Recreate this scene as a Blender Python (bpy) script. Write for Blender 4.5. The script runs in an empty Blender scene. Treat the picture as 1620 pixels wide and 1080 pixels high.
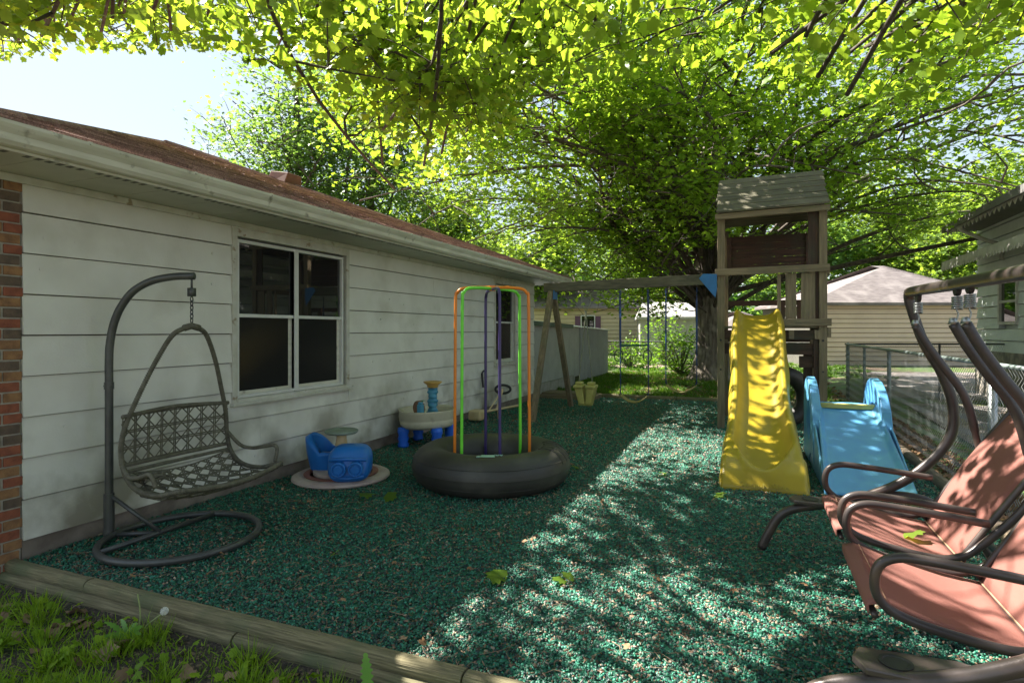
import bpy, math, random
import numpy as np
from mathutils import Vector, Matrix
R = math.radians
random.seed(7); rng = np.random.default_rng(11)
S = bpy.context.scene
col = S.collection
# ------------------------------------------------------------------ camera
cam = bpy.data.objects.new('camera', bpy.data.cameras.new('camera')); col.objects.link(cam)
cam.location = (0, 0, 1.5); cam.rotation_euler = (R(90), 0, R(22.2))
cam.data.lens = 20.67; cam.data.sensor_width = 36; cam.data.shift_y = -0.0111
cam.data.clip_start = 0.05; cam.data.clip_end = 2000
S.camera = cam
# ------------------------------------------------------------------ light
SUN = Vector((-1.0, 0.18, 1.18)).normalized()
S.world = bpy.data.worlds.new('World'); S.world.use_nodes = True
wn = S.world.node_tree; bg = wn.nodes['Background']
sky = wn.nodes.new('ShaderNodeTexSky'); sky.sky_type = 'NISHITA'; sky.sun_disc = False
sky.sun_elevation = math.asin(SUN.z); sky.sun_rotation = math.atan2(SUN.x, SUN.y)
sky.air_density = 1.0; sky.dust_density = 0.4; sky.ozone_density = 1.3
hs = wn.nodes.new('ShaderNodeHueSaturation'); hs.inputs['Saturation'].default_value = 1.35; gm = wn.nodes.new('ShaderNodeGamma'); gm.inputs['Gamma'].default_value = .33; wn.links.new(sky.outputs[0], gm.inputs['Color']); wn.links.new(gm.outputs[0], hs.inputs['Color']); wn.links.new(hs.outputs[0], bg.inputs[0]); bg.inputs[1].default_value = 0.14
sl = bpy.data.lights.new('sun', 'SUN'); sl.energy = 4.5; sl.angle = R(0.5); sl.color = (1.0, 0.95, 0.86)
so = bpy.data.objects.new('sun', sl); col.objects.link(so); so.rotation_euler = SUN.to_track_quat('Z', 'Y').to_euler()
so.location = (-20, 9, 25)
S.view_settings.view_transform = 'Standard'; S.view_settings.look = 'None'
S.view_settings.exposure = 2.25; S.view_settings.gamma = 1
S.render.resolution_x = 1024; S.render.resolution_y = 682
S.render.engine = 'CYCLES'
S.cycles.max_bounces = 8; S.cycles.transmission_bounces = 6; S.cycles.diffuse_bounces = 5; S.cycles.glossy_bounces = 3

# ------------------------------------------------------------------ helpers
ORG = {}
def to_world(d, lat): return Vector((-.378 * d + .926 * lat, .926 * d + .378 * lat, 0))
def tag(o, label=None, cat=None, group=None, kind=None):
    if label: o['label'] = label
    if cat: o['category'] = cat
    if group: o['group'] = group
    if kind: o['kind'] = kind
    return o
def thing(name, label, cat, loc=(0, 0, 0), group=None, rz=0):
    o = bpy.data.objects.new(name, None); col.objects.link(o); o.location = loc; o.rotation_euler = (0, 0, rz)
    o.empty_display_size = 0.1
    ORG[o.name] = Vector(loc) if rz == 0 else Vector((0, 0, 0))
    return tag(o, label, cat, group)
def dup(root, loc=None, label=None):
    r = root.copy(); col.objects.link(r)
    if loc: r.location = loc
    if label: r['label'] = label
    def rec(a, b):
        for ch in list(a.children):
            if ch.name in done: continue
            c = ch.copy(); col.objects.link(c); c.parent = b; done.add(c.name); rec(ch, c)
    done = set(); rec(root, r)
    return r
def frame_of(t):
    t = Vector(t).normalized(); a = Vector((0, 0, 1)) if abs(t.z) < .9 else Vector((1, 0, 0))
    u = t.cross(a).normalized(); return u, t.cross(u).normalized()
def spline(pts, n=6):
    P = [Vector(p) for p in pts]; out = []
    P = [P[0] * 2 - P[1]] + P + [P[-1] * 2 - P[-2]]
    for i in range(1, len(P) - 2):
        a, b, c, d = P[i - 1:i + 3]
        for k in range(n):
            t = k / n
            out.append(.5 * ((2 * b) + (-a + c) * t + (2 * a - 5 * b + 4 * c - d) * t * t + (-a + 3 * b - 3 * c + d) * t ** 3))
    out.append(P[-2].copy()); return out
class MB:
    def __init__(s): s.v = []; s.f = []; s.m = []; s.c = 0
    def add(s, V, F, mi=0):
        o = len(s.v); s.v += [tuple(p) for p in V]; s.f += [tuple(i + o for i in f) for f in F]; s.m += [mi] * len(F); return s
    def box(s, x0, x1, y0, y1, z0, z1, mi=0):
        V = [(x, y, z) for x in (x0, x1) for y in (y0, y1) for z in (z0, z1)]
        return s.add(V, [(0, 1, 3, 2), (4, 6, 7, 5), (0, 4, 5, 1), (2, 3, 7, 6), (0, 2, 6, 4), (1, 5, 7, 3)], mi)
    def beam(s, a, b, w, h, up=(0, 0, 1), mi=0, j=0):
        a = Vector(a); b = Vector(b); t = (b - a).normalized(); up = Vector(up)
        u = t.cross(up).normalized(); n = u.cross(t).normalized(); V = []
        for p in (a, b):
            for su, sn in ((-1, -1), (1, -1), (1, 1), (-1, 1)): V.append(p + u * su * w / 2 + n * sn * h / 2)
        return s.add(V, [(3, 2, 1, 0), (4, 5, 6, 7), (0, 1, 5, 4), (1, 2, 6, 5), (2, 3, 7, 6), (3, 0, 4, 7)], mi)
    def tube(s, pts, r, n=8, mi=0, cap=True, closed=False):
        P = [Vector(p) for p in pts]; N = len(P)
        rr = r if hasattr(r, '__len__') else [r] * N
        V = []; F = []; u = None
        for i in range(N):
            if closed: t = P[(i + 1) % N] - P[i - 1]
            else: t = P[min(i + 1, N - 1)] - P[max(i - 1, 0)]
            if t.length < 1e-9: t = Vector((0, 0, 1))
            t.normalize()
            if u is None: u, w = frame_of(t)
            else:
                u = (u - t * u.dot(t)); u = u.normalized() if u.length > 1e-6 else frame_of(t)[0]; w = t.cross(u)
            for k in range(n):
                a = 2 * math.pi * k / n; V.append(P[i] + (u * math.cos(a) + w * math.sin(a)) * rr[i])
        for i in range(N if closed else N - 1):
            j = (i + 1) % N
            for k in range(n): F.append((i * n + k, i * n + (k + 1) % n, j * n + (k + 1) % n, j * n + k))
        if cap and not closed: F.append(tuple(range(n - 1, -1, -1))); F.append(tuple((N - 1) * n + k for k in range(n)))
        return s.add(V, F, mi)
    def lathe(s, prof, c=(0, 0, 0), n=24, mi=0, sx=1, sy=1, twist=0, lobe=0, lobes=3):
        V = []; F = []; m = len(prof)
        for i, (r, z) in enumerate(prof):
            for k in range(n):
                a = 2 * math.pi * k / n; q = r * (1 + lobe * math.cos(lobes * (a + twist * z)))
                V.append((c[0] + q * math.cos(a) * sx, c[1] + q * math.sin(a) * sy, c[2] + z))
        for i in range(m - 1):
            for k in range(n): F.append((i * n + k, i * n + (k + 1) % n, (i + 1) * n + (k + 1) % n, (i + 1) * n + k))
        if prof[0][0] > 1e-4: F.append(tuple(range(n - 1, -1, -1)))
        if prof[-1][0] > 1e-4: F.append(tuple((m - 1) * n + k for k in range(n)))
        return s.add(V, F, mi)
    def prism(s, poly, origin, ux, uy, thick, mi=0):
        # polygon in plane (ux,uy) extruded along the normal, centred
        ux = Vector(ux).normalized(); uy = Vector(uy).normalized(); nn = ux.cross(uy).normalized(); o = Vector(origin); n = len(poly)
        V = [o + ux * a + uy * b - nn * thick / 2 for a, b in poly] + [o + ux * a + uy * b + nn * thick / 2 for a, b in poly]
        F = [tuple(range(n - 1, -1, -1)), tuple(range(n, 2 * n))] + [(i, (i + 1) % n, n + (i + 1) % n, n + i) for i in range(n)]
        return s.add(V, F, mi)
    def grid(s, fn, nu, nv, mi=0):
        V = [fn(i / nu, j / nv) for j in range(nv + 1) for i in range(nu + 1)]
        F = [(j * (nu + 1) + i, j * (nu + 1) + i + 1, (j + 1) * (nu + 1) + i + 1, (j + 1) * (nu + 1) + i) for j in range(nv) for i in range(nu)]
        return s.add(V, F, mi)
    def split(s, name, mats, parent=None, **kw):
        par = list(range(len(s.v)))
        def fd(i):
            while par[i] != i: par[i] = par[par[i]]; i = par[i]
            return i
        for f in s.f:
            for a in f[1:]: par[fd(a)] = fd(f[0])
        groups = {}
        for fi, f in enumerate(s.f): groups.setdefault(fd(f[0]), []).append(fi)
        out = []
        for fs in groups.values():
            m = MB(); mp = {}
            for fi in fs:
                for i in s.f[fi]:
                    if i not in mp: mp[i] = len(m.v); m.v.append(s.v[i])
                m.f.append(tuple(mp[i] for i in s.f[fi])); m.m.append(s.m[fi])
            out.append(m.build(name, mats, parent, **kw))
        return out[0]
    def build(s, name, mats, parent=None, smooth=False, bevel=0, solid=0, subsurf=0, shift=None):
        me = bpy.data.meshes.new(name)
        o = bpy.data.objects.new(name, me); col.objects.link(o)
        off = Vector((0, 0, 0))
        if parent is not None: o.parent = parent; off = ORG[parent.name]
        ORG[o.name] = off.copy()
        if shift is not None: off = Vector(shift); o.location = off; ORG[o.name] = off.copy()
        me.from_pydata([(a - off.x, b - off.y, c - off.z) for a, b, c in s.v], [], s.f)
        for m in (mats if isinstance(mats, (list, tuple)) else [mats]): me.materials.append(m)
        me.polygons.foreach_set('material_index', s.m)
        if smooth: me.polygons.foreach_set('use_smooth', [True] * len(s.f))
        me.validate(); me.update()
        if solid: m = o.modifiers.new('s', 'SOLIDIFY'); m.thickness = solid; m.offset = 0
        if subsurf: m = o.modifiers.new('ss', 'SUBSURF'); m.levels = subsurf; m.render_levels = subsurf
        if bevel: m = o.modifiers.new('b', 'BEVEL'); m.width = bevel; m.segments = 2; m.limit_method = 'ANGLE'; m.angle_limit = R(40)
        if smooth and (bevel or solid): pass
        return o
def scatter(name, pv, pf, pos, rot, sc, colr, mat, parent=None, smooth=False):
    """many small faces in one mesh: pv (k,3), pf list of tris, pos (n,3), rot (n,3,3), sc (n,) or (n,3)"""
    pv = np.asarray(pv, float); n = len(pos); k = len(pv)
    sc = np.asarray(sc); sc = sc[:, None] * np.ones(3) if sc.ndim == 1 else sc
    V = np.einsum('nij,nkj->nki', rot, pv[None] * sc[:, None, :]) + np.asarray(pos)[:, None, :]
    off = np.array(ORG[parent.name]) if parent is not None else np.zeros(3)
    V = (V - off).reshape(-1, 3).astype(np.float32)
    pf = np.asarray(pf); F = (pf[None] + (np.arange(n) * k)[:, None, None]).reshape(-1, pf.shape[1])
    me = bpy.data.meshes.new(name); me.vertices.add(len(V)); me.vertices.foreach_set('co', V.ravel())
    me.loops.add(F.size); me.loops.foreach_set('vertex_index', F.ravel().astype(np.int32))
    me.polygons.add(len(F)); me.polygons.foreach_set('loop_start', (np.arange(len(F)) * F.shape[1]).astype(np.int32))
    if smooth: me.polygons.foreach_set('use_smooth', np.ones(len(F), bool))
    me.update(calc_edges=True)
    a = me.color_attributes.new('tone', 'FLOAT_COLOR', 'POINT')
    cc = np.ones((n, k, 4), np.float32); cc[:, :, :3] = np.asarray(colr)[:, None, :]; a.data.foreach_set('color', cc.ravel())
    me.materials.append(mat); o = bpy.data.objects.new(name, me); col.objects.link(o)
    if parent is not None: o.parent = parent
    ORG[o.name] = Vector(off)
    return o
def rot_from(nrm, yaw):
    """rotation with local z = nrm and local y turned by yaw"""
    z = nrm / np.linalg.norm(nrm, axis=1, keepdims=True)
    a = np.stack([np.cos(yaw), np.sin(yaw), np.zeros_like(yaw)], 1)
    y = a - z * (a * z).sum(1, keepdims=True); y /= np.linalg.norm(y, axis=1, keepdims=True) + 1e-9
    x = np.cross(y, z); return np.stack([x, y, z], 2)

# ------------------------------------------------------------------ materials
def nodes(name):
    m = bpy.data.materials.new(name); m.use_nodes = True; t = m.node_tree
    return m, t, t.nodes['Principled BSDF']
def mat(name, c1, c2=None, scale=5, rough=.6, bump=0, bscale=40, stretch=(1, 1, 1), detail=6, metal=0, lo=.35, hi=.65, c3=None, s3=1.2, lo3=.5, hi3=.7, spec=.5, coat=0, zdirt=None):
    m, t, p = nodes(name); N = t.nodes; L = t.links
    p.inputs['Roughness'].default_value = rough; p.inputs['Metallic'].default_value = metal
    p.inputs['Specular IOR Level'].default_value = spec; p.inputs['Coat Weight'].default_value = coat
    tc = N.new('ShaderNodeTexCoord'); mp = N.new('ShaderNodeMapping'); mp.inputs['Scale'].default_value = stretch
    L.new(tc.outputs['Object'], mp.inputs[0])
    def noise(sc, lo_, hi_, vec=None, det=detail):
        n = N.new('ShaderNodeTexNoise'); n.inputs['Scale'].default_value = sc; n.inputs['Detail'].default_value = det
        L.new(vec or mp.outputs[0], n.inputs['Vector'])
        r = N.new('ShaderNodeMapRange'); r.inputs[1].default_value = lo_; r.inputs[2].default_value = hi_; L.new(n.outputs[0], r.inputs[0])
        return n, r
    c = None
    if c2 is None: c2 = tuple(k * .8 for k in c1)
    n, r = noise(scale, lo, hi); mx = N.new('ShaderNodeMix'); mx.data_type = 'RGBA'
    mx.inputs[6].default_value = (*c1, 1); mx.inputs[7].default_value = (*c2, 1); L.new(r.outputs[0], mx.inputs[0]); c = mx.outputs[2]
    if c3:
        n3, r3 = noise(s3, lo3, hi3, tc.outputs['Object']); m3 = N.new('ShaderNodeMix'); m3.data_type = 'RGBA'
        L.new(r3.outputs[0], m3.inputs[0]); L.new(c, m3.inputs[6]); m3.inputs[7].default_value = (*c3, 1); c = m3.outputs[2]
    if zdirt:   # stains that thicken towards the foot of a wall: (colour, z0, z1)
        sx = N.new('ShaderNodeSeparateXYZ'); L.new(tc.outputs['Object'], sx.inputs[0])
        rz = N.new('ShaderNodeMapRange'); rz.inputs[1].default_value = zdirt[1]; rz.inputs[2].default_value = zdirt[2]; rz.inputs[3].default_value = 1; rz.inputs[4].default_value = 0
        L.new(sx.outputs[2], rz.inputs[0]); nz, rr = noise(2.2, .42, .62, tc.outputs['Object'])
        mu = N.new('ShaderNodeMath'); mu.operation = 'MULTIPLY'; L.new(rz.outputs[0], mu.inputs[0]); L.new(rr.outputs[0], mu.inputs[1])
        mz = N.new('ShaderNodeMix'); mz.data_type = 'RGBA'; L.new(mu.outputs[0], mz.inputs[0]); L.new(c, mz.inputs[6]); mz.inputs[7].default_value = (*zdirt[0], 1); c = mz.outputs[2]
    L.new(c, p.inputs['Base Color'])
    if bump:
        nb, rb = noise(bscale, 0, 1); b = N.new('ShaderNodeBump'); b.inputs['Strength'].default_value = bump; b.inputs['Distance'].default_value = .01
        L.new(nb.outputs[0], b.inputs['Height']); L.new(b.outputs[0], p.inputs['Normal'])
    return m
def tone_mat(name, rough=.6, trans=0, gloss=.3, mul=(1, 1, 1)):
    m, t, p = nodes(name); N = t.nodes; L = t.links
    a = N.new('ShaderNodeAttribute'); a.attribute_name = 'tone'
    p.inputs['Roughness'].default_value = rough; p.inputs['Specular IOR Level'].default_value = gloss
    L.new(a.outputs['Color'], p.inputs['Base Color'])
    if trans:
        tr = N.new('ShaderNodeBsdfTranslucent'); mx = N.new('ShaderNodeMixShader'); mx.inputs[0].default_value = trans
        g = N.new('ShaderNodeMix'); g.data_type = 'RGBA'; g.blend_type = 'MULTIPLY'; g.inputs[0].default_value = 1
        L.new(a.outputs['Color'], g.inputs[6]); g.inputs[7].default_value = (*mul, 1); g.clamp_result = False
        L.new(g.outputs[2], tr.inputs[0]); L.new(p.outputs[0], mx.inputs[1]); L.new(tr.outputs[0], mx.inputs[2])
        L.new(mx.outputs[0], N['Material Output'].inputs[0])
    return m
M = {}
M['siding'] = mat('siding_paint', (.71, .695, .64), (.64, .62, .565), 3, .55, .15, 60, (1, 1, 1), c3=(.52, .50, .43), s3=1.6, lo3=.54, hi3=.75, zdirt=((.24, .22, .165), .1, 1.15))
M['trim'] = mat('trim_paint', (.58, .57, .51), (.48, .46, .39), 9, .5, .2, 50, (1, 1, 1), c3=(.30, .24, .16), s3=14, lo3=.62, hi3=.7)
M['vinyl'] = mat('window_vinyl', (.66, .66, .64), (.58, .58, .55), 6, .35)
M['soffit'] = mat('soffit_aluminium', (.43, .43, .34), (.38, .38, .30), 4, .5)
M['slot'] = mat('vent_slot', (.12, .12, .10), None, 4, .8)
M['gutter'] = mat('gutter_paint', (.64, .62, .54), (.52, .50, .42), 7, .4, .05, 30, (1, .4, 3), c3=(.22, .20, .16), s3=9, lo3=.64, hi3=.75)
M['concrete'] = mat('foundation_concrete', (.24, .20, .17), (.15, .12, .10), 6, .9, .4, 60)
M['pconcrete'] = mat('pale_concrete', (.36, .35, .32), (.25, .25, .21), 6, .9, .4, 60)
M['screen'] = mat('window_screen', (.022, .023, .023), (.014, .014, .015), 260, .12, .03, 500, spec=.16)
M['lapshadow'] = mat('painted_lap_shadow', (.14, .13, .11), None, 5, .9)  # dark colour standing in for the shadow under each siding lap
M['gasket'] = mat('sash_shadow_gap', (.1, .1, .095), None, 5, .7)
m, t, p = nodes('window_glass'); p.inputs['Base Color'].default_value = (.012, .013, .014, 1); p.inputs['Roughness'].default_value = .02; p.inputs['Specular IOR Level'].default_value = .9; p.inputs['IOR'].default_value = 1.6; M['glass'] = m
for ax, st in (('x', (.6, 9, 9)), ('y', (9, .6, 9)), ('z', (9, 9, .6))):
    M['wood_' + ax] = mat('weathered_wood_' + ax, (.26, .195, .12), (.15, .115, .07), 3.2, .85, .8, 9, st, c3=(.13, .125, .07), s3=2.2, lo3=.5, hi3=.72)
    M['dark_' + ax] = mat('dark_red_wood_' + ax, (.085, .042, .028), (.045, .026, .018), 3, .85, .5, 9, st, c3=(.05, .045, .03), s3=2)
M['roofwood'] = mat('mossy_roof_boards', (.125, .112, .068), (.07, .062, .04), 3, .9, .6, 9, (.6, 9, 9), c3=(.14, .12, .08), s3=2)
M['timber'] = mat('landscape_timber', (.235, .20, .11), (.11, .095, .05), 9, .9, .9, 9, (.6, 14, 14), detail=12, c3=(.11, .12, .06), s3=3, lo3=.48, hi3=.7)
M['timbery'] = mat('landscape_timber_y', (.20, .15, .10), (.12, .09, .06), 3.5, .9, .7, 8, (10, .7, 10), c3=(.08, .06, .045), s3=3, lo3=.48, hi3=.7)
M['yellow'] = mat('yellow_plastic', (.40, .285, .015), (.33, .235, .014), 2.5, .38, .04, 20, c3=(.33, .24, .02), s3=5, lo3=.56, hi3=.75)
M['yellowdull'] = mat('faded_yellow_plastic', (.50, .45, .14), (.40, .36, .10), 6, .5)
M['beltyel'] = mat('dull_yellow_belt', (.30, .24, .08), (.24, .19, .06), 6, .6)
M['blue'] = mat('light_blue_plastic', (.10, .32, .56), (.09, .26, .50), 2.5, .45, .04, 20, c3=(.13, .38, .52), s3=3, lo3=.45, hi3=.7)
M['royal'] = mat('royal_blue_plastic', (.012, .17, .56), (.012, .13, .44), 4, .42, .06, 60)
M['brightblue'] = mat('bright_blue_plastic', (.02, .16, .78), (.02, .13, .66), 4, .4)
M['teal'] = mat('teal_plastic', (.06, .27, .42), (.05, .22, .34), 5, .45)
M['cream'] = mat('cream_plastic', (.58, .54, .40), (.50, .46, .33), 4, .5, c3=(.33, .29, .2), s3=6, lo3=.6, hi3=.8)
M['tan'] = mat('tan_plastic', (.60, .48, .27), (.50, .38, .2), 6, .5)
M['ochre'] = mat('ochre_plastic', (.58, .36, .10), (.5, .3, .08), 6, .5)
M['sage'] = mat('sage_green_plastic', (.24, .30, .24), (.16, .20, .15), 8, .6)
M['pinkstone'] = mat('faded_pink_plastic', (.50, .42, .38), (.42, .32, .29), 6, .7, .1, 50, c3=(.24, .16, .13), s3=5, lo3=.55, hi3=.75)
M['brickpl'] = mat('faded_red_plastic', (.30, .12, .09), (.22, .09, .07), 5, .7)
M['brown'] = mat('brown_plastic', (.22, .11, .06), (.15, .08, .045), 6, .5)
M['leafgreen'] = mat('green_plastic', (.12, .30, .12), None, 6, .5)
M['rubber'] = mat('black_rubber', (.030, .028, .023), (.045, .042, .034), 3, .5, .12, 90, c3=(.085, .080, .062), s3=3.5, lo3=.55, hi3=.8)
M['patch'] = mat('mint_print', (.34, .55, .42), None, 5, .6)
M['black'] = mat('black_plastic', (.02, .02, .02), None, 5, .5)
M['orange'] = mat('orange_paint', (.9, .26, .02), (.8, .22, .02), 10, .35)
M['lime'] = mat('lime_paint', (.20, .8, .05), (.16, .7, .04), 10, .35)
M['purple'] = mat('purple_paint', (.06, .04, .16), (.05, .03, .13), 10, .35)
M['stand'] = mat('grey_stand_metal', (.085, .088, .082), (.065, .066, .064), 12, .38, .08, 200, metal=.3)
M['wicker'] = mat('grey_wicker', (.135, .125, .09), (.08, .073, .05), 30, .75, .5, 120)
M['bronze'] = mat('bronze_tube_paint', (.075, .06, .055), (.055, .042, .04), 10, .33, .05, 80, c3=(.11, .075, .06), s3=6, metal=.2)
M['sling'] = mat('terracotta_sling', (.27, .105, .082), (.23, .09, .07), 3, .85, .3, 500)
M['seam'] = mat('sling_seam', (.42, .25, .15), None, 20, .8)
M['steel'] = mat('galvanised_steel', (.42, .43, .43), (.3, .31, .31), 8, .38, 0, metal=.8)
M['rail'] = mat('fence_tube', (.25, .30, .29), (.19, .22, .21), 8, .45, metal=.5)
M['wire'] = mat('fence_wire', (.25, .255, .25), (.18, .18, .18), 8, .45, metal=.3)
M['dwire'] = mat('dark_fence_wire', (.05, .05, .05), None, 8, .6)
M['bluemetal'] = mat('blue_bracket', (.02, .16, .42), None, 8, .45)
M['rope'] = mat('pale_rope', (.26, .27, .19), (.2, .2, .14), 30, .8)
M['chainblue'] = mat('blue_coated_chain', (.015, .022, .07), (.02, .07, .22), 5, .5)
M['shed'] = mat('grey_shed_metal', (.36, .37, .38), (.30, .31, .32), 3, .5)
M['greentrim'] = mat('green_flashing', (.03, .09, .065), None, 3, .5)
M['garage'] = mat('beige_siding', (.66, .50, .38), (.60, .45, .34), 1.5, .6)
M['garoof'] = mat('mauve_shingles', (.22, .185, .178), (.12, .10, .098), 4, .9, .5, 12, (.7, .7, 9), c3=(.26, .225, .215), s3=1.5)
M['nwall'] = mat('pale_blue_siding', (.62, .65, .64), (.55, .58, .57), 3, .6)
M['ntrim'] = mat('grey_eave_trim', (.56, .53, .49), (.42, .39, .36), 6, .6)
M['stone'] = mat('stone_foundation', (.32, .28, .23), (.12, .11, .1), 5, .95, .8, 12)
M['house_tan'] = mat('tan_house_wall', (.50, .41, .25), (.46, .37, .22), 1, .7)
M['mauve'] = mat('plum_shutter', (.12, .05, .09), None, 2, .6)
M['white'] = mat('white_metal', (.36, .34, .32), (.30, .29, .27), 2, .5)
M['bark'] = mat('maple_bark', (.25, .205, .165), (.075, .058, .045), 3, .95, 1.0, 6, (5, 5, .7), c3=(.36, .31, .26), s3=2.2, lo3=.52, hi3=.7)
M['bark2'] = mat('dark_branch_bark', (.12, .095, .075), (.06, .048, .04), 6, .9, .6, 20, (3, 3, 1))
M['limb'] = mat('grey_limb_bark', (.13, .105, .085), (.07, .055, .045), 6, .9, .6, 20, (3, 3, 1))
M['leaf'] = tone_mat('maple_leaf', .42, .58, .4, (2.0, 1.75, .75))
M['chip'] = tone_mat('rubber_chip', .5, 0, .6)
M['grass'] = tone_mat('grass_blade', .5, .4, .3, (1.3, 1.2, .6))
M['litter'] = tone_mat('dry_leaf', .8, .15, .1)
# shingles
def shingle_mat():
    m, t, p = nodes('red_brown_shingles'); N = t.nodes; L = t.links
    tc = N.new('ShaderNodeTexCoord'); v = N.new('ShaderNodeTexVoronoi'); mp = N.new('ShaderNodeMapping'); mp.inputs['Scale'].default_value = (7.5, 4.5, .01)
    L.new(tc.outputs['Object'], mp.inputs[0]); L.new(mp.outputs[0], v.inputs['Vector']); v.inputs['Scale'].default_value = 1
    r = N.new('ShaderNodeValToRGB'); L.new(v.outputs['Color'], r.inputs[0])
    r.color_ramp.elements[0].color = (.20, .10, .085, 1); r.color_ramp.elements[1].color = (.55, .34, .29, 1)
    n = N.new('ShaderNodeTexNoise'); n.inputs['Scale'].default_value = 90; L.new(tc.outputs['Object'], n.inputs['Vector'])
    mx = N.new('ShaderNodeMix'); mx.data_type = 'RGBA'; mx.blend_type = 'MULTIPLY'; mx.inputs[0].default_value = .7
    r2 = N.new('ShaderNodeValToRGB'); r2.color_ramp.elements[0].position = .35; r2.color_ramp.elements[0].color = (.3, .3, .3, 1); r2.color_ramp.elements[1].position = .65; L.new(n.outputs[0], r2.inputs[0])
    L.new(r.outputs[0], mx.inputs[6]); L.new(r2.outputs[0], mx.inputs[7]); L.new(mx.outputs[2], p.inputs['Base Color'])
    b = N.new('ShaderNodeBump'); b.inputs['Strength'].default_value = .6; b.inputs['Distance'].default_value = .01; L.new(n.outputs[0], b.inputs['Height']); L.new(b.outputs[0], p.inputs['Normal'])
    p.inputs['Roughness'].default_value = .95; return m
M['shingle'] = shingle_mat()
def brick_tone_mats():
    return [mat('brick_a', (.30, .095, .05), (.20, .06, .035), 18, .85, .6, 70), mat('brick_b', (.33, .17, .075), (.2, .1, .05), 18, .85, .6, 70),
            mat('brick_c', (.15, .10, .07), (.09, .065, .05), 18, .85, .6, 70), mat('mortar', (.42, .38, .32), (.3, .27, .23), 20, .95, .4, 80)]
BR = brick_tone_mats()
# ground materials
def cells_mat(name, cols, scale, rough=.7, bump=.8, patch=None):
    m, t, p = nodes(name); N = t.nodes; L = t.links; tc = N.new('ShaderNodeTexCoord')
    v = N.new('ShaderNodeTexVoronoi'); v.inputs['Scale'].default_value = scale; L.new(tc.outputs['Object'], v.inputs['Vector'])
    wn_ = N.new('ShaderNodeTexWhiteNoise'); wn_.noise_dimensions = '3D'; L.new(v.outputs['Position'], wn_.inputs['Vector'])
    r = N.new('ShaderNodeValToRGB'); r.color_ramp.interpolation = 'CONSTANT'; L.new(wn_.outputs['Value'], r.inputs[0])
    e = r.color_ramp.elements; e[0].position = 0; e[0].color = (*cols[0][1], 1); e[1].position = cols[1][0]; e[1].color = (*cols[1][1], 1)
    for pos, c in cols[2:]: q = e.new(pos); q.color = (*c, 1)
    out = r.outputs[0]
    if patch:
        n = N.new('ShaderNodeTexNoise'); n.inputs['Scale'].default_value = patch[1]; n.inputs['Detail'].default_value = 5; L.new(tc.outputs['Object'], n.inputs['Vector'])
        mr = N.new('ShaderNodeMapRange'); mr.inputs[1].default_value = patch[2]; mr.inputs[2].default_value = patch[3]; L.new(n.outputs[0], mr.inputs[0])
        mx = N.new('ShaderNodeMix'); mx.data_type = 'RGBA'; L.new(mr.outputs[0], mx.inputs[0]); L.new(out, mx.inputs[6]); mx.inputs[7].default_value = (*patch[0], 1); out = mx.outputs[2]
    L.new(out, p.inputs['Base Color']); p.inputs['Roughness'].default_value = rough
    b = N.new('ShaderNodeBump'); b.inputs['Strength'].default_value = bump; b.inputs['Distance'].default_value = .015; b.invert = True
    L.new(v.outputs['Distance'], b.inputs['Height']); L.new(b.outputs[0], p.inputs['Normal']); return m
TEAL = [(0, (.009, .10, .056)), (.28, (.014, .15, .088)), (.50, (.006, .038, .032)), (.64, (.03, .21, .135)), (.74, (.01, .026, .024)), (.86, (.22, .14, .085)), (.92, (.11, .065, .04)), (.97, (.34, .27, .19))]
M['mulch'] = cells_mat('rubber_mulch_bed', TEAL, 42)
M['soil'] = cells_mat('soil', [(0, (.04, .032, .024)), (.4, (.065, .05, .035)), (.7, (.028, .022, .016)), (.88, (.17, .12, .08))], 75, .95, .6, ((.03, .06, .015), 1.2, .52, .66))
M['lawn'] = cells_mat('lawn_ground', [(0, (.06, .11, .02)), (.35, (.09, .16, .025)), (.65, (.045, .08, .018)), (.85, (.13, .10, .06))], 9, .95, .6, ((.13, .085, .06), .55, .5, .64))
M['drive'] = cells_mat('gravel_drive', [(0, (.19, .17, .165)), (.4, (.15, .135, .135)), (.7, (.24, .21, .185)), (.9, (.11, .085, .07))], 14, .95, .4, ((.30, .22, .17), .7, .5, .7))

# ------------------------------------------------------------------ ground
def gheight(x, y):
    def ss(a, b, t): t = max(0, min(1, (t - a) / (b - a))); return t * t * (3 - 2 * t)
    z = -.05 - .05 * (1 - ss(2.1, 2.34, y))
    return z + .05 * ss(13, 14.5, y)
xs = [-600, -200, -80, -40, -20, -10] + [-8 + i * .5 for i in range(24)] + [5, 8, 15, 30, 60, 150, 600]
ys = [-300, -80, -20, -6, -2, -1, 0, .5, 1, 1.5, 1.8, 2.0, 2.1, 2.2, 2.3, 3, 6, 9, 12.9, 13, 13.3, 13.6, 14, 14.5, 16, 18, 20, 23, 27, 32, 40, 60, 100, 200, 700]
g = MB(); g.v = [(x, y, gheight(x, y)) for y in ys for x in xs]; nx = len(xs)
for j in range(len(ys) - 1):
    for i in range(nx - 1):
        g.f.append((j * nx + i, j * nx + i + 1, (j + 1) * nx + i + 1, (j + 1) * nx + i)); g.m.append(0 if ys[j] > 2.25 else 1)
tag(g.build('ground', [M['lawn'], M['soil']]), kind='structure')
g = MB(); g.grid(lambda u, v: (-4.42 + 6.10 * u, 2.30 + 10.67 * v, .0), 60, 100)
random.seed(3)
g.v = [(x, y, .012 * math.sin(x * 2.1 + 1) * math.sin(y * 1.3) + random.uniform(-.005, .005)) for x, y, z in g.v]
tag(g.build('playground_ground', M['mulch'], smooth=True), kind='structure')
g = MB(); g.add([(2.6, 7, -.03), (16, 7, -.03), (26, 30, .03), (3.5, 24, .03), (2.9, 14.0, -.005)], [(0, 1, 2, 3, 4)])
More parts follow.
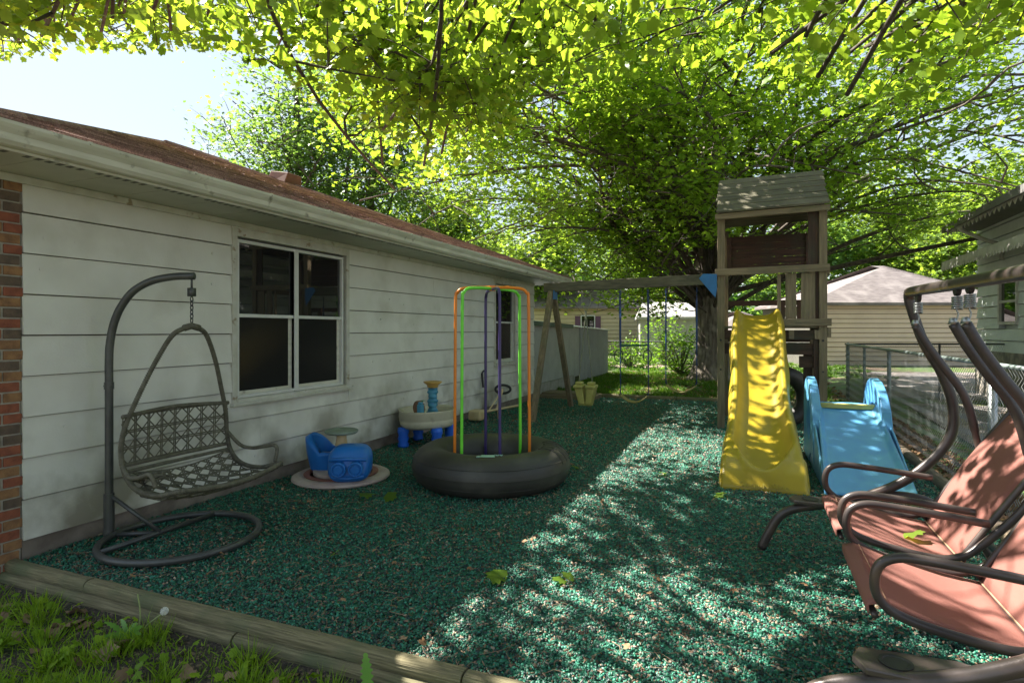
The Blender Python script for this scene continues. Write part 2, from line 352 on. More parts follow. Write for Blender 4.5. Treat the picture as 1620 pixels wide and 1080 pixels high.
tag(g.build('driveway', M['drive']), kind='structure')
g = MB(); g.add([(-9, 23.2, .006), (0.8, 23.2, .006), (0.8, 26.5, .006), (-9, 26.5, .006)], [(0, 1, 2, 3)])
tag(g.build('path', mat('pink_gravel', (.45, .33, .27), (.33, .24, .2), 14, .95, .4, 60)), kind='structure')

# mulch chips (uncountable)
def chips(n, x0, x1, y0, y1, smin, smax, seed, bias=1.0):
    r = np.random.default_rng(seed)
    y = y0 + (y1 - y0) * r.random(n) ** bias; x = x0 + (x1 - x0) * r.random(n)
    z = .012 * np.sin(x * 2.1 + 1) * np.sin(y * 1.3) + .003 + .016 * r.random(n)
    sc = np.stack([r.uniform(smin, smax, n), r.uniform(smin * .5, smax * .7, n), r.uniform(smin * .35, smax * .5, n)], 1)
    nr = np.stack([r.normal(0, .5, n), r.normal(0, .5, n), np.ones(n)], 1)
    pal = np.array([c for _, c in TEAL]); th = np.array([c for c, _ in TEAL]); q = r.random(n); pt = np.clip(.5 + .5 * np.sin(x * 2.3 + 1.7 * np.sin(y * 1.1)) * np.sin(y * 1.7 + 1.3 * np.sin(x * 1.9)), 0, 1); q = np.clip(q + (pt - .6) * .10, 0, .999); idx = np.searchsorted(th, q, side='right') - 1
    c = pal[idx] * r.uniform(.75, 1.35, (n, 1)); dull = idx >= 5; sc[dull, 0] *= 1.5; sc[dull, 1] *= .6
    return np.stack([x, y, z], 1), rot_from(nr, r.uniform(0, 6.28, n)), sc, c
pv = [(-.5, -.35, -.5), (.45, -.5, -.5), (.5, .4, -.5), (-.4, .5, -.5), (-.35, -.25, .5), (.3, -.3, .45), (.4, .25, .5), (-.3, .35, .4)]
pf = [(4, 5, 6, 7), (0, 1, 5, 4), (1, 2, 6, 5), (2, 3, 7, 6), (3, 0, 4, 7)]
A = [chips(105000, -4.38, 1.66, 2.32, 6.6, .008, .020, 1, 1.3), chips(60000, -4.38, 1.66, 5.5, 12.9, .012, .028, 2)]
P = [np.concatenate([a[i] for a in A]) for i in range(4)]
o = scatter('rubber_mulch', pv, pf, P[0], P[1], P[2], P[3], M['chip']); tag(o, 'teal green shredded rubber mulch covering the play area', 'rubber mulch', kind='stuff')

# ------------------------------------------------------------------ main house
HX = -4.41; HY0 = 2.34; HY1 = 12.05
house = thing('house', 'long white house with wide lap siding, brown shingle roof and brick corner', 'house', (HX, HY0, 0))
W1 = (4.0, 5.68, .82, 2.44); W2 = (9.9, 10.95, .84, 2.44)
sd = MB(); z = .13; ex = .268; k = 0; random.seed(5)
while z < 2.46:
    z1 = min(z + ex, 2.50)
    segs = [(HY0, HY1)]
    for w in (W1, W2):
        if z1 > w[2] + .02 and z < w[3] - .02:
            segs = [q for a, b in segs for q in ((a, min(b, w[0])), (max(a, w[1]), b)) if q[1] - q[0] > .01]
    segs = [(a, b, z, z1) for a, b in segs]
    for w in (W1, W2):
        if z < w[2] < z1 - .02: segs.append((w[0], w[1], z, w[2] + .006))
        if z + .02 < w[3] < z1: segs.append((w[0], w[1], w[3], z1))
    zc0, zc1 = z, z1
    for a, b, z, z1 in segs:
        cuts = [a] + sorted(c for c in [a + 1.1 + (k % 3) * .9 + i * 3.05 for i in range(5)] if a + .3 < c < b - .3) + [b]
        for c, d in zip(cuts[:-1], cuts[1:]):
            e = random.uniform(-.001, .0015); c += .0012
            zt = z1 - (.0075 + random.uniform(-.001, .002)); wv = random.uniform(-.0015, .0015)
            sd.add([(HX - .01, c, z), (HX + .023 + e, c, z + wv), (HX + .003 + e, c, zt), (HX - .01, c, zt),
                    (HX - .01, d, z), (HX + .023 + e, d, z - wv), (HX + .003 + e, d, zt), (HX - .01, d, zt)],
                   [(0, 1, 2, 3), (7, 6, 5, 4), (1, 0, 4, 5), (2, 1, 5, 6), (3, 2, 6, 7), (0, 3, 7, 4)])
    z = zc0 + ex; k += 1
# nail heads
for i in range(70):
    yy = random.uniform(HY0 + .1, HY1 - .1); zz = .13 + ex * random.randint(1, 8) + random.choice((-.16, -.1))
    if any(w[0] - .05 < yy < w[1] + .05 and w[2] - .05 < zz < w[3] + .05 for w in (W1, W2)): continue
    sd.tube([(HX + .004, yy, zz), (HX + .0185, yy, zz)], .011, 8)
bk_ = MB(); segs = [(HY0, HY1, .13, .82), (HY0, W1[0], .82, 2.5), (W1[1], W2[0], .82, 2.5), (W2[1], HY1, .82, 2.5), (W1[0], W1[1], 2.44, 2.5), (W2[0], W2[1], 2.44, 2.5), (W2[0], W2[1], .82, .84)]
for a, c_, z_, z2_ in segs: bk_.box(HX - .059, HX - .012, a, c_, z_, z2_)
wall = sd.build('siding', M['siding'], house); bk_.build('lap_shadow_backing', M['lapshadow'], house)  # dark backing added behind the grooves to paint the lap shadow lines
b = MB(); b.box(HX - 8.2, HX - .06, HY0 + .05, HY1, -.05, 2.5); b.build('wall', M['trim'], house)
b = MB(); b.box(HX - .02, HX + .006, HY0, HY1, -.05, .135); b.build('foundation', M['concrete'], house)
# brick corner
bk = MB(); z = -.05; row = 0; random.seed(9)
bk.box(HX - 8.2, HX + .003, HY0 - .205, HY0 - .004, -.05, 2.48, 3)
while z < 2.46:
    off = 0 if row % 2 else .1
    for face in (0, 1):
        c = HY0 - .21 if face == 0 else HX + .012
        if face == 0:
            segs = [(c, c + .198)] if row % 2 else [(c, c + .094), (c + .106, c + .212)]
            for a, d in segs: bk.box(HX - .08, HX + .013 + random.uniform(-.002, .003), a, d + random.uniform(-.006, .004), z, z + .057, random.choice((0, 0, 0, 1, 1, 2)))
        else:
            xx = HX - .09 - off
            while xx > HX - 3: bk.box(xx - .198, xx, HY0 - .218, HY0 - .1, z, z + .057, random.choice((0, 0, 1, 1, 2))); xx -= .21
    z += .068; row += 1
bk.build('brick_corner', BR, house, bevel=.004)
# soffit, frieze, gutter, roof
EX = -3.78; FY = 1.74; BY = 12.42; EZ = 2.50
sf = MB(); y = FY
while y < BY - .01:
    y2 = min(y + .405, BY); sf.box(HX - .02, EX, y + .002, y2 - .003, EZ, EZ + .02); y = y2
sf.box(HX - 8.5, HX - .02, FY, HY0, EZ, EZ + .02); sf.box(HX - 8.5, HX - .02, HY1, BY, EZ, EZ + .02)
so_ = sf.build('soffit', M['soffit'], house)
b = MB(); b.box(HX, EX, FY, BY, EZ + .021, EZ + .024); y = FY + .04
while y < BY - .05:
    if int(y / .058) % 7 != 6: b.box(EX - .12, EX - .055, y, y + .03, EZ - .0015, EZ + .001)
    y += .058
b.build('vent_slots', M['slot'], so_)
b = MB(); b.box(HX + .018, HX + .036, HY0 - .21, HY1, EZ - .05, EZ - .001); b.build('frieze', M['trim'], house, bevel=.003)
b = MB()
prof = [(0, 0), (.055, 0), (.075, .02), (.08, .055), (.10, .08), (.11, .10), (.11, .118), (.098, .118), (.098, .105), (.085, .09), (.066, .03), (.05, .012), (.01, .012), (.01, .118), (0, .118)]
def extr_y(mb, prof, x, z, y0, y1, mi=0):
    n = len(prof); V = [(x + a, yy, z + c) for yy in (y0, y1) for a, c in prof]
    mb.add(V, [tuple(range(n - 1, -1, -1)), tuple(range(n, 2 * n))] + [(i, (i + 1) % n, n + (i + 1) % n, n + i) for i in range(n)], mi)
extr_y(b, prof, EX, EZ + .005, FY - .1, BY + .1)
for i in range(14): yy = 2.3 + i * .72; b.box(EX + .004, EX + .112, yy, yy + .022, EZ + .113, EZ + .127); b.tube([(EX + .1, yy + .01, EZ + .112), (EX + .121, yy + .01, EZ + .112)], .007, 6)
b.build('gutter', M['gutter'], house)
b = MB(); b.box(EX - .02, EX - .001, FY, BY, EZ - .012, EZ + .115); b.build('fascia', M['gutter'], house)
RX = -8.5; RZ = 4.42; run = (EX + .08) - RX; EZR = 2.625; x0 = EX + .08
slope_n = 38
rf = MB(); random.seed(4)
fy, by = FY - .08, BY + .08
def slope_pt(t, side): # t 0 eave -> 1 ridge
    return EZR + (RZ - EZR) * t
for i in range(slope_n):
    t0, t1 = i / slope_n, (i + 1) / slope_n + .004
    za, zb = slope_pt(t0, 0) + .010, slope_pt(min(t1, 1), 0) + .002
    # +X slope
    xa, xb = x0 - run * t0, x0 - run * min(t1, 1); ya, yb = fy + run * t0, by - (by - (7.65)) * t0
    ya2, yb2 = fy + run * min(t1, 1), by - (by - 7.65) * min(t1, 1)
    yy = ya; n = 0
    while yy < yb - .001:
        y2 = min(yy + random.uniform(.22, .36), yb); f0 = (yy - ya) / (yb - ya); f1 = (y2 - ya) / (yb - ya)
        lift = random.choice((0, 0, .003, .006)); xo = random.uniform(0, .012)
        q0 = ya2 + (yb2 - ya2) * f0; q1 = ya2 + (yb2 - ya2) * f1
        rf.add([(xa + xo, yy, za + lift), (xa + xo, y2 - .004, za + lift), (xb, q1 - .004, zb), (xb, q0, zb), (xa + xo, yy, za - .012), (xa + xo, y2 - .004, za - .012)], [(0, 1, 2, 3), (4, 5, 1, 0), (4, 0, 3), (1, 5, 2)]); yy = y2
    # front slope
    rf.add([(x0 - run * t0, fy + run * t0, za), (2 * RX - x0 + run * t0, fy + run * t0, za), (2 * RX - x0 + run * min(t1, 1), fy + run * min(t1, 1), zb), (x0 - run * min(t1, 1), fy + run * min(t1, 1), zb)], [(3, 2, 1, 0)])
r0 = fy + run; r1 = 7.65
rf.add([(x0 - .005, fy + .005, EZR - .004), (x0 - .005, by, EZR - .004), (RX, r1, RZ - .006), (RX, r0, RZ - .006), (2 * RX - x0, fy, EZR), (2 * RX - x0, by, EZR)], [(0, 1, 2, 3), (3, 2, 5, 4), (1, 5, 2), (4, 0, 3)])
roof = rf.build('roof', M['shingle'], house)
b = MB(); b.tube([(RX, r0, RZ + .005), (RX, r1, RZ + .005)], .05, 6); b.tube([(x0, fy, EZR), (RX, r0, RZ)], .035, 6); b.tube([(x0, by, EZR), (RX, r1, RZ)], .035, 6); b.build('ridge_cap', M['shingle'], roof)
b = MB(); vy = 8.35; vx = -7.95; vz = RZ - (vx - RX) * (RZ - EZR) / run
b.add([(vx - .2, vy - .2, vz - .1), (vx + .24, vy - .2, vz - .12), (vx + .24, vy + .25, vz - .12), (vx - .2, vy + .25, vz - .1), (vx - .12, vy - .14, vz + .17), (vx + .28, vy - .14, vz + .10), (vx + .28, vy + .2, vz + .10), (vx - .12, vy + .2, vz + .17)],
      [(4, 5, 6, 7), (0, 1, 5, 4), (1, 2, 6, 5), (2, 3, 7, 6), (3, 0, 4, 7)]); b.build('roof_vent', mat('rusty_vent', (.16, .07, .045), None, 6, .7), roof, bevel=.01)
def window(W, cols, x=HX, parent=house):
    y0, y1, z0, z1 = W; f = MB(); t = .055
    f.box(x - .03, x + .03, y0, y0 + t, z0, z1); f.box(x - .03, x + .03, y1 - t, y1, z0, z1)
    f.box(x - .03, x + .03, y0 + t, y1 - t, z1 - .075, z1); f.box(x - .03, x + .03, y0 + t, y1 - t, z0, z0 + .045)
    win = f.build('window', M['trim'], parent, bevel=.003)
    s = MB(); s.box(x - .02, x + .055, y0 - .015, y1 + .015, z0 - .018, z0 + .012); s.build('sill', M['trim'], win, bevel=.004)
    n = cols; a0 = y0 + t + .005; a1 = y1 - t - .035; wd = (a1 - a0) / n; lo, hi = z0 + .06, z1 - .11
    zm = lo + (hi - lo) * .52
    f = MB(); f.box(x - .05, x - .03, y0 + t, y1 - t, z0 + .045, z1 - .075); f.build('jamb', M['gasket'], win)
    for i in range(n):
        c0 = a0 + i * wd; c1 = c0 + wd; fr = MB(); u = .03
        fr.box(x - .03, x + .012, c0, c0 + u, lo - .012, hi + .012); fr.box(x - .03, x + .012, c1 - u, c1, lo - .012, hi + .012)
        fr.box(x - .03, x + .012, c0 + u, c1 - u, hi - u + .012, hi + .012); fr.box(x - .03, x + .012, c0 + u, c1 - u, lo - .012, lo + u - .012)
        fr.box(x - .028, x + .008, c0 + u, c1 - u, zm - .014, zm + .018)
        if i < n - 1: fr.box(x - .03, x + .018, c1 - .03, c1 + .03, lo - .01, hi + .01)
        fr.build('frame', M['vinyl'], win, bevel=.002)
        g_ = MB(); g_.box(x - .022, x - .018, c0 + u, c1 - u, zm + .018, hi - u + .012); g_.build('pane', M['glass'], win)
        sh = MB(); ins = .05
        sh.box(x - .03, x - .020, c1 - u - ins, c1 - u, lo + .01, zm - .014); sh.box(x - .03, x - .02, c0 + u, c1 - u - ins, lo + .01, lo + .05); sh.build('lower_sash', M['gutter'], win)
        g_ = MB(); g_.box(x - .026, x - .0225, c0 + u, c1 - u - ins, lo + .05, zm - .014); g_.build('screen', M['screen'], win)
    return win
window(W1, 2); window(W2, 1)

# shed behind house
shd = thing('shed', 'low grey ribbed metal lean-to shed joined to the far end of the white house', 'shed', (-4.62, HY1, 0))
def ribbed(mb, x, y0, y1, z0, z1a, z1b, pitch, dep):
    y = y0; V = []; F = []
    pts = []
    while y < y1:
        for a, b_ in ((0, 0), (pitch * .55, 0), (pitch * .65, dep), (pitch * .9, dep)): pts.append((x + b_, min(y + a, y1)))
        y += pitch
    pts.append((x, y1))
    for i, (px, py) in enumerate(pts):
        tt = (py - y0) / (y1 - y0); V += [(px, py, z0), (px, py, z1a + (z1b - z1a) * tt)]
        if i: F.append((2 * i - 2, 2 * i, 2 * i + 1, 2 * i - 1))
    mb.add(V, F)
b = MB(); ribbed(b, -4.6, HY1 + .02, 16.4, .2, 1.62, 1.56, .5, .006); ribbed(b, -4.58, 16.4, 19.8, .05, 1.55, 1.49, .16, .03); b.add([(-4.6, 19.8, 0), (-4.6, 19.8, 1.5), (-7.6, 19.8, 1.5), (-7.6, 19.8, 0)], [(0, 1, 2, 3)]); b.build('wall', M['shed'], shd, solid=.004)
b = MB(); b.add([(-4.5, HY1 + .02, 1.66), (-4.5, 19.9, 1.50), (-7.8, 19.9, 1.9), (-7.8, HY1 + .02, 2.06)], [(0, 1, 2, 3)]); b.build('roof', M['shed'], shd, solid=.03)
b = MB(); b.beam((-4.49, HY1 + .02, 1.66), (-4.49, 15.4, 1.60), .02, .1); b.build('flashing', M['greentrim'], shd)
b = MB(); b.box(-4.66, -4.5, HY1 + .02, 15.6, -.05, .26); b.build('foundation', M['pconcrete'], shd)

# ------------------------------------------------------------------ landscape timbers
def timber(a, b, w, h, label, m, group):
    a = Vector(a); b_ = Vector(b); mb = MB(); t = (b_ - a).normalized(); L_ = (b_ - a).length; u = t.cross(Vector((0, 0, 1))).normalized(); n = 14
    prof = [(-.46, -.5), (-.5, -.2), (-.5, .0), (-.45, .22), (-.34, .4), (-.18, .5), (.2, .5), (.35, .4), (.45, .22), (.5, .0), (.5, -.2), (.46, -.5)]
    V = []; F = []; m_ = len(prof)
    for i in range(n + 1):
        c = a + t * L_ * i / n; jx = random.uniform(-.003, .003)
        for px, pz in prof: V.append(c + u * (px * w + jx + random.uniform(-.001, .001)) + Vector((0, 0, pz * h + random.uniform(-.001, .001))))
    for i in range(n):
        for k_ in range(m_): F.append((i * m_ + k_, i * m_ + (k_ + 1) % m_, (i + 1) * m_ + (k_ + 1) % m_, (i + 1) * m_ + k_))
    F += [tuple(range(m_ - 1, -1, -1)), tuple(n * m_ + k_ for k_ in range(m_))]
    mb.add(V, F); return tag(mb.build('landscape_timber', m, smooth=False, shift=a), label, 'landscape timber', group)
G = 'landscape timbers edging the play area'
timber((-4.75, 2.285, -.002), (-3.62, 2.275, .002), .085, .062, 'short upper mossy timber running from the brick corner to the first joint', M['timber'], G)
timber((-3.605, 2.275, .002), (-1.15, 2.275, .002), .09, .062, 'long upper mossy timber along the front edge behind the dandelion', M['timber'], G)
timber((-1.14, 2.272, .0), (1.3, 2.28, .0), .085, .062, 'upper timber partly in sun at the bottom centre of the photo', M['timber'], G)
timber((-4.9, 2.25, -.064), (-2.42, 2.24, -.062), .095, .062, 'lower left timber half buried in weeds beneath the front edge', M['timber'], G)
timber((-2.41, 2.242, -.062), (.1, 2.25, -.062), .095, .062, 'lower right timber half buried in weeds beneath the front edge', M['timber'], G)
timber((-4.4, 13.02, .02), (-1.5, 13.05, .02), .12, .10, 'dark timber at the far left edge of the mulch near the shed', M['timber'], G)
timber((-1.49, 13.05, .02), (1.7, 13.08, .02), .12, .10, 'dark timber at the far edge of the mulch before the maple trunk', M['timber'], G)
timber((1.70, 6.55, .02), (1.70, 9.3, .02), .12, .11, 'brown timber along the chain link fence beside the blue slide', M['timbery'], G)
timber((1.70, 3.8, .02), (1.70, 6.54, .02), .12, .11, 'brown timber under the fence behind the swing seats', M['timbery'], G)
timber((1.70, 9.31, .02), (1.70, 12.95, .02), .12, .11, 'brown timber under the fence behind the play tower', M['timbery'], G)
b = MB(); b.box(-4.35, -3.1, 12.2, 12.9, .0, .09); b.box(-4.3, -3.2, 12.25, 12.85, .09, .13); tag(b.build('wooden_step', M['wood_x'], bevel=.01), 'low weathered wooden platform by the far house corner', 'platform')

# ------------------------------------------------------------------ hanging chair and stand
st = thing('chair_stand', 'grey curved steel stand with a ring base by the siding, holding a wicker hanging chair', 'stand', (-3.75, 2.98, 0))
cx, cy = -3.74, 2.98
ring = [(cx + .50 * math.cos(a), cy + .50 * math.sin(a), .045) for a in [2 * math.pi * i / 56 for i in range(56)]]
b = MB(); b.tube(ring, .024, 10, closed=True); b.build('base_ring', M['stand'], st, smooth=True)
px_, py_ = -4.235, 2.79
tip = Vector((-3.70, 3.02, 1.885)); pv0 = Vector((px_, py_, 0)); dirn = (Vector((tip.x, tip.y, 0)) - pv0)
arc = [(px_, py_, .045), (px_, py_, .5), (px_, py_, 1.0), (px_, py_, 1.3)]
for f, zz in ((.015, 1.42), (.06, 1.55), (.15, 1.67), (.30, 1.78), (.52, 1.85), (.78, 1.88), (1.03, 1.885)): q = pv0 + dirn * f; arc.append((q.x, q.y, zz))
b = MB(); P_ = spline(arc, 6); b.tube(P_, [.0265 if p.z > .3 else .031 for p in P_], 12); b.build('pole', M['stand'], st, smooth=True)
b = MB(); b.tube([(px_, py_, .02), (px_, py_, .34)], .034, 12); b.tube([(px_, py_, 1.08), (px_, py_, 1.13)], .031, 12); b.tube([(px_ - .05, py_, 1.10), (px_ + .04, py_, 1.10)], .009, 6); b.split('sleeve', M['stand'], st, smooth=False)
b = MB(); b.tube([(cx + .5 * math.cos(R(115)), cy + .5 * math.sin(R(115)), .045), (cx + .5 * math.cos(R(-115)), cy + .5 * math.sin(R(-115)), .045)], .019, 8)
b.tube([(px_, py_, .045), (cx - .20, cy - .02, .045)], .017, 8); b.split('cross_bar', M['stand'], st, smooth=True)
b = MB(); b.tube([(px_ + .02, py_ + .005, .32), (cx - .2, cy - .02, .05)], .015, 8); b.build('brace', M['stand'], st, smooth=True)
hc = thing('hanging_chair', 'grey wicker chair with open star weave hung by a chain from the stand', 'hanging chair', (-3.72, 3.0, .4))
hx, hy = -3.70, 3.02
b = MB()
b.tube([(hx, hy, 1.87), (hx, hy, 1.80)], .008, 6); b.box(hx - .02, hx + .02, hy - .02, hy + .02, 1.74, 1.80)
z = 1.735; i = 0
while z > 1.56:
    q = [(hx + (.011 * math.cos(a) if i % 2 else 0), hy + (0 if i % 2 else .011 * math.cos(a)), z - .016 + .02 * math.sin(a)) for a in [2 * math.pi * k_ / 12 for k_ in range(12)]]
    b.tube(q, .0042, 5, closed=True); z -= .030; i += 1
b.build('chain', M['stand'], hc, smooth=True)
ctop = Vector((hx, hy, 1.50))
yl, yr = hy - .42, hy + .42
# side hoops in wicker: from the top down behind the back, under to the front of the seat
def hoop(s):
    y = hy + s * .42
    return [(hx, hy + s * .05, 1.52), (hx - .02, hy + s * .14, 1.46), (hx - .05, hy + s * .24, 1.28), (hx - .09, hy + s * .33, 1.06), (hx - .12, hy + s * .40, .86), (hx - .13, y, .70), (hx - .09, y, .56), (hx + .02, y, .47), (hx + .2, y, .45), (hx + .42, y, .50)]
fm = MB()
for s_ in (-1, 1):
    P_ = spline(hoop(s_), 8); fm.tube(P_, .015, 8)
    # wrapped look
    for i in range(0, len(P_) - 1):
        for q in (.25, .75): c = P_[i].lerp(P_[i + 1], q); t_ = (P_[i + 1] - P_[i]).normalized(); fm.tube([c - t_ * .003, c + t_ * .003], .0175, 7)
fm.tube([(hx, hy - .06, 1.515), (hx, hy, 1.53), (hx, hy + .06, 1.515)], .024, 8)
fm.tube(spline([(hx - .115, yl, .93), (hx - .16, hy, .95), (hx - .115, yr, .93)], 8), .015, 7)
fm.tube(spline([(hx - .12, yl, .61), (hx - .17, hy, .60), (hx - .12, yr, .61)], 8), .014, 7)
fm.tube(spline([(hx - .10, yl, .57), (hx - .15, hy, .56), (hx - .10, yr, .57)], 8), .013, 7)
fm.tube(spline([(hx + .42, yl, .50), (hx + .45, hy - .2, .475), (hx + .46, hy, .465), (hx + .45, hy + .2, .475), (hx + .42, yr, .50)], 8), .018, 8)
fm.build('frame', M['wicker'], hc, smooth=True)
for s_ in (-1, 1):
    if s_ == 1: ap = [(hx - .12, yr + .0, .70), (hx - .02, yr + .03, .60), (hx + .08, yr + .05, .58), (hx + .2, yr + .05, .60), (hx + .30, yr + .04, .62), (hx + .35, yr + .03, .60), (hx + .35, yr + .01, .50)]
    else: ap = [(hx - .12, yl, .62), (hx - .02, yl - .02, .55), (hx + .08, yl - .02, .56), (hx + .16, yl - .01, .58), (hx + .2, yl, .5)]
    b = MB(); b.tube(spline(ap, 6), .014, 7); b.build('armrest', M['wicker'], hc, smooth=True)
def weave(fn, nu, nv, name, r=.0052):
    w = MB()
    def seg(a, b_, bow=0):
        p0, p1 = fn(*a), fn(*b_); mid = fn((a[0] + b_[0]) / 2, (a[1] + b_[1]) / 2); w.tube([p0, mid, p1], r, 4, cap=False)
    for i in range(nu + 1):
        for d in (-.06, .06):
            for j in range(nv): 
                if 0 <= i / nu + d / nu <= 1: seg((i / nu + d / nu, j / nv), (i / nu + d / nu, (j + 1) / nv))
    for j in range(nv + 1):
        for d in (-.06, .06):
            for i in range(nu):
                if 0 <= j / nv + d / nv <= 1: seg((i / nu, j / nv + d / nv), ((i + 1) / nu, j / nv + d / nv))
    for i in range(nu):
        for j in range(nv):
            a, c = i / nu, (i + 1) / nu; e, f = j / nv, (j + 1) / nv
            mu, mv = (a + c) / 2, (e + f) / 2
            seg((a, mv), (mu, e)); seg((mu, e), (c, mv)); seg((c, mv), (mu, f)); seg((mu, f), (a, mv))
    return w.build(name, M['wicker'], hc)
weave(lambda u, v: Vector((hx - .12 - .045 * math.sin(math.pi * u) - .01 * (1 - v), yl + .84 * u, .61 + .325 * v)), 8, 3, 'backrest')
def seatf(u, v):
    px = [(-.10, .57), (-.06, .49), (.06, .43), (.24, .425), (.44, .49)]; q = v * 4; k_ = min(int(q), 3); t_ = q - k_
    x_ = px[k_][0] * (1 - t_) + px[k_ + 1][0] * t_; z_ = px[k_][1] * (1 - t_) + px[k_ + 1][1] * t_
    return Vector((hx + x_, yl + .84 * u, z_ - .05 * math.sin(math.pi * u)))
weave(seatf, 8, 6, 'seat', .0056)
# loose cushion tie on the seat
b = MB(); random.seed(2)
for i in range(16):
    a = random.uniform(0, 6.28); b.tube(spline([(hx + .0 + random.uniform(-.05, .05), yl + .12 + random.uniform(-.08, .1), .51 + random.uniform(0, .04)) for _ in range(4)], 4), .007, 5)
b.build('tie_cord', M['wicker'], hc, smooth=True)

# ------------------------------------------------------------------ spinning toy with table
tx, ty = -3.84, 4.85
toy = thing('spinning_toy', 'blue plastic two-seat spinner with a round table on a faded pink base beside the wall', 'ride-on toy', (tx, ty, 0))
b = MB(); b.lathe([(.0, .0), (.46, .0), (.48, .02), (.475, .04), (.44, .055), (.40, .058), (.38, .05), (.0, .05)], (tx, ty, .01), 48); bs = b.build('base', M['pinkstone'], toy, smooth=False)
b = MB(); b.lathe([(.36, .052), (.365, .062), (.31, .064), (.30, .052)], (tx, ty, .01), 48); b.build('ring', M['brickpl'], bs)
b = MB(); b.lathe([(.0, .05), (.27, .05), (.275, .085), (.25, .09), (0, .09)], (tx, ty, .01), 40); b.build('turntable', M['pinkstone'], toy)
b = MB(); b.lathe([(.055, .09), (.05, .17), (.065, .24), (.045, .29), (.06, .35), (.045, .41), (.05, .46)], (tx, ty, .0), 20, lobe=.12, twist=14, lobes=2); b.build('column', M['tan'], toy, smooth=True)
b = MB(); b.lathe([(.0, .455), (.15, .46), (.165, .475), (.165, .49), (.15, .497), (.0, .485)], (tx, ty, .0), 36); b.build('table_top', M['sage'], toy, smooth=False)
# seat tub (hollow) towards the left, nose with goggles towards the camera
def tub(c, ang, name):
    mb = MB(); ca, sa = math.cos(ang), math.sin(ang)
    def f(u, v):
        a = 2 * math.pi * u
        # outer shell up to rim, then inside down
        if v < .5: k_ = v / .5; r = .155 + .05 * math.sin(k_ * 1.6); hz = k_
        else: k_ = (1 - v) / .5; r = (.165 - .02) * (1 if k_ > .15 else k_ / .15); hz = max(k_, .22)
        lx = r * math.cos(a) * 1.05; ly = r * math.sin(a) * .95
        rim = .19 + .17 * max(0, -math.cos(a)) ** .7 if math.cos(a) < 0 else .15 + .05 * abs(math.sin(a))
        return (c[0] + lx * ca - ly * sa, c[1] + lx * sa + ly * ca, .09 + hz * rim)
    mb.grid(f, 36, 22); return mb.build(name, M['royal'], toy, smooth=True)
ang = R(-35)
da = (math.cos(ang), math.sin(ang))
tub((tx - .20 * da[0] - .03, ty - .20 * da[1] - .10, 0), R(15), 'seat')
nose = MB(); nc = (tx + .25, ty - .18)
def nosef(u, v):
    a = 2 * math.pi * u; ph = math.pi * (v - .5)
    e = lambda q, p_: math.copysign(abs(q) ** p_, q)
    lx = .165 * e(math.cos(ph), .55) * e(math.cos(a), .6); ly = .205 * e(math.cos(ph), .55) * e(math.sin(a), .6); lz = .165 * e(math.sin(ph), .7)
    lx += .04 * (-lz / .15)
    ca, sa = math.cos(R(-62)), math.sin(R(-62))
    return (nc[0] + lx * ca - ly * sa, nc[1] + lx * sa + ly * ca, .225 + lz)
nose.grid(nosef, 40, 24); nb = nose.build('nose', M['royal'], toy, smooth=True)
g_ = MB(); ca, sa = math.cos(R(-62)), math.sin(R(-62))
def np_(lx, ly, lz): return (nc[0] + lx * ca - ly * sa, nc[1] + lx * sa + ly * ca, .225 + lz)
g_.tube([np_(.155, -.17, .055), np_(.165, 0, .065), np_(.155, .17, .055)], .018, 8)
g_.tube([np_(.175, -.15, -.10), np_(.185, 0, -.115), np_(.175, .15, -.10)], .014, 8); g_.build('band', M['royal'], nb, smooth=True)
for s_ in (-1, 1):
    l = MB(); c0 = Vector(np_(.14, s_ * .078, -.02)); c1 = Vector(np_(.215, s_ * .078, -.025)); l.tube([c0, c1], .066, 24); dd_ = (c1 - c0).normalized(); u_, w_ = frame_of(dd_); l.tube([c1 + (u_ * math.cos(a) + w_ * math.sin(a)) * .06 for a in [2 * math.pi * i / 24 for i in range(24)]], .011, 6, closed=True)
    l.tube([c1 + (c1 - c0) * .02, c1 + (c1 - c0) * .2], .04, 20); l.box(c1.x - .003, c1.x + .012, c1.y - .012, c1.y + .003, c1.z - .055, c1.z + .055); l.build('goggle', M['royal'], nb, smooth=False, bevel=.003)

# ------------------------------------------------------------------ water table
wx, wy = -3.98, 6.78
wt = thing('water_table', 'cream water play table on blue legs with a teal spiral tower against the wall', 'water table', (wx, wy, 0))
b = MB()
b.lathe([(.0, .25), (.33, .24), (.36, .27), (.372, .33), (.365, .345), (.38, .36), (.375, .445), (.385, .46), (.37, .465), (.355, .44), (.34, .34), (.0, .32)], (wx, wy, 0), 48, sx=.95, sy=1.12, lobe=.035, lobes=4); bn = b.build('basin', M['cream'], wt, smooth=True)
for a in (45, 135, 225, 315):
    l = MB(); lx, ly = wx + .31 * math.cos(R(a + 12)) * 1.0, wy + .37 * math.sin(R(a + 12))
    l.lathe([(.068, 0), (.072, .03), (.058, .07), (.074, .11), (.06, .15), (.076, .2), (.068, .25)], (lx, ly, 0), 16, sx=1, sy=1); l.build('leg', M['brightblue'], wt, smooth=True)
b = MB(); b.lathe([(.075, .33), (.075, .42), (.065, .43), (.062, .72)], (wx + .05, wy + .06, 0), 4)
b = MB(); b.lathe([(.078, .32 + i * .016) for i in range(7)] + [(.062 + .006 * math.sin(i * 1.3), .43 + i * .012) for i in range(26)], (wx + .05, wy + .06, 0), 24, lobe=.12, twist=22, lobes=2); tw = b.build('tower', M['teal'], wt, smooth=True)
b = MB(); b.lathe([(.05, .735), (.07, .74), (.075, .77), (.115, .80), (.125, .815), (.11, .82), (.06, .79), (0, .785)], (wx + .05, wy + .06, 0), 28); b.build('funnel', M['ochre'], tw, smooth=True)
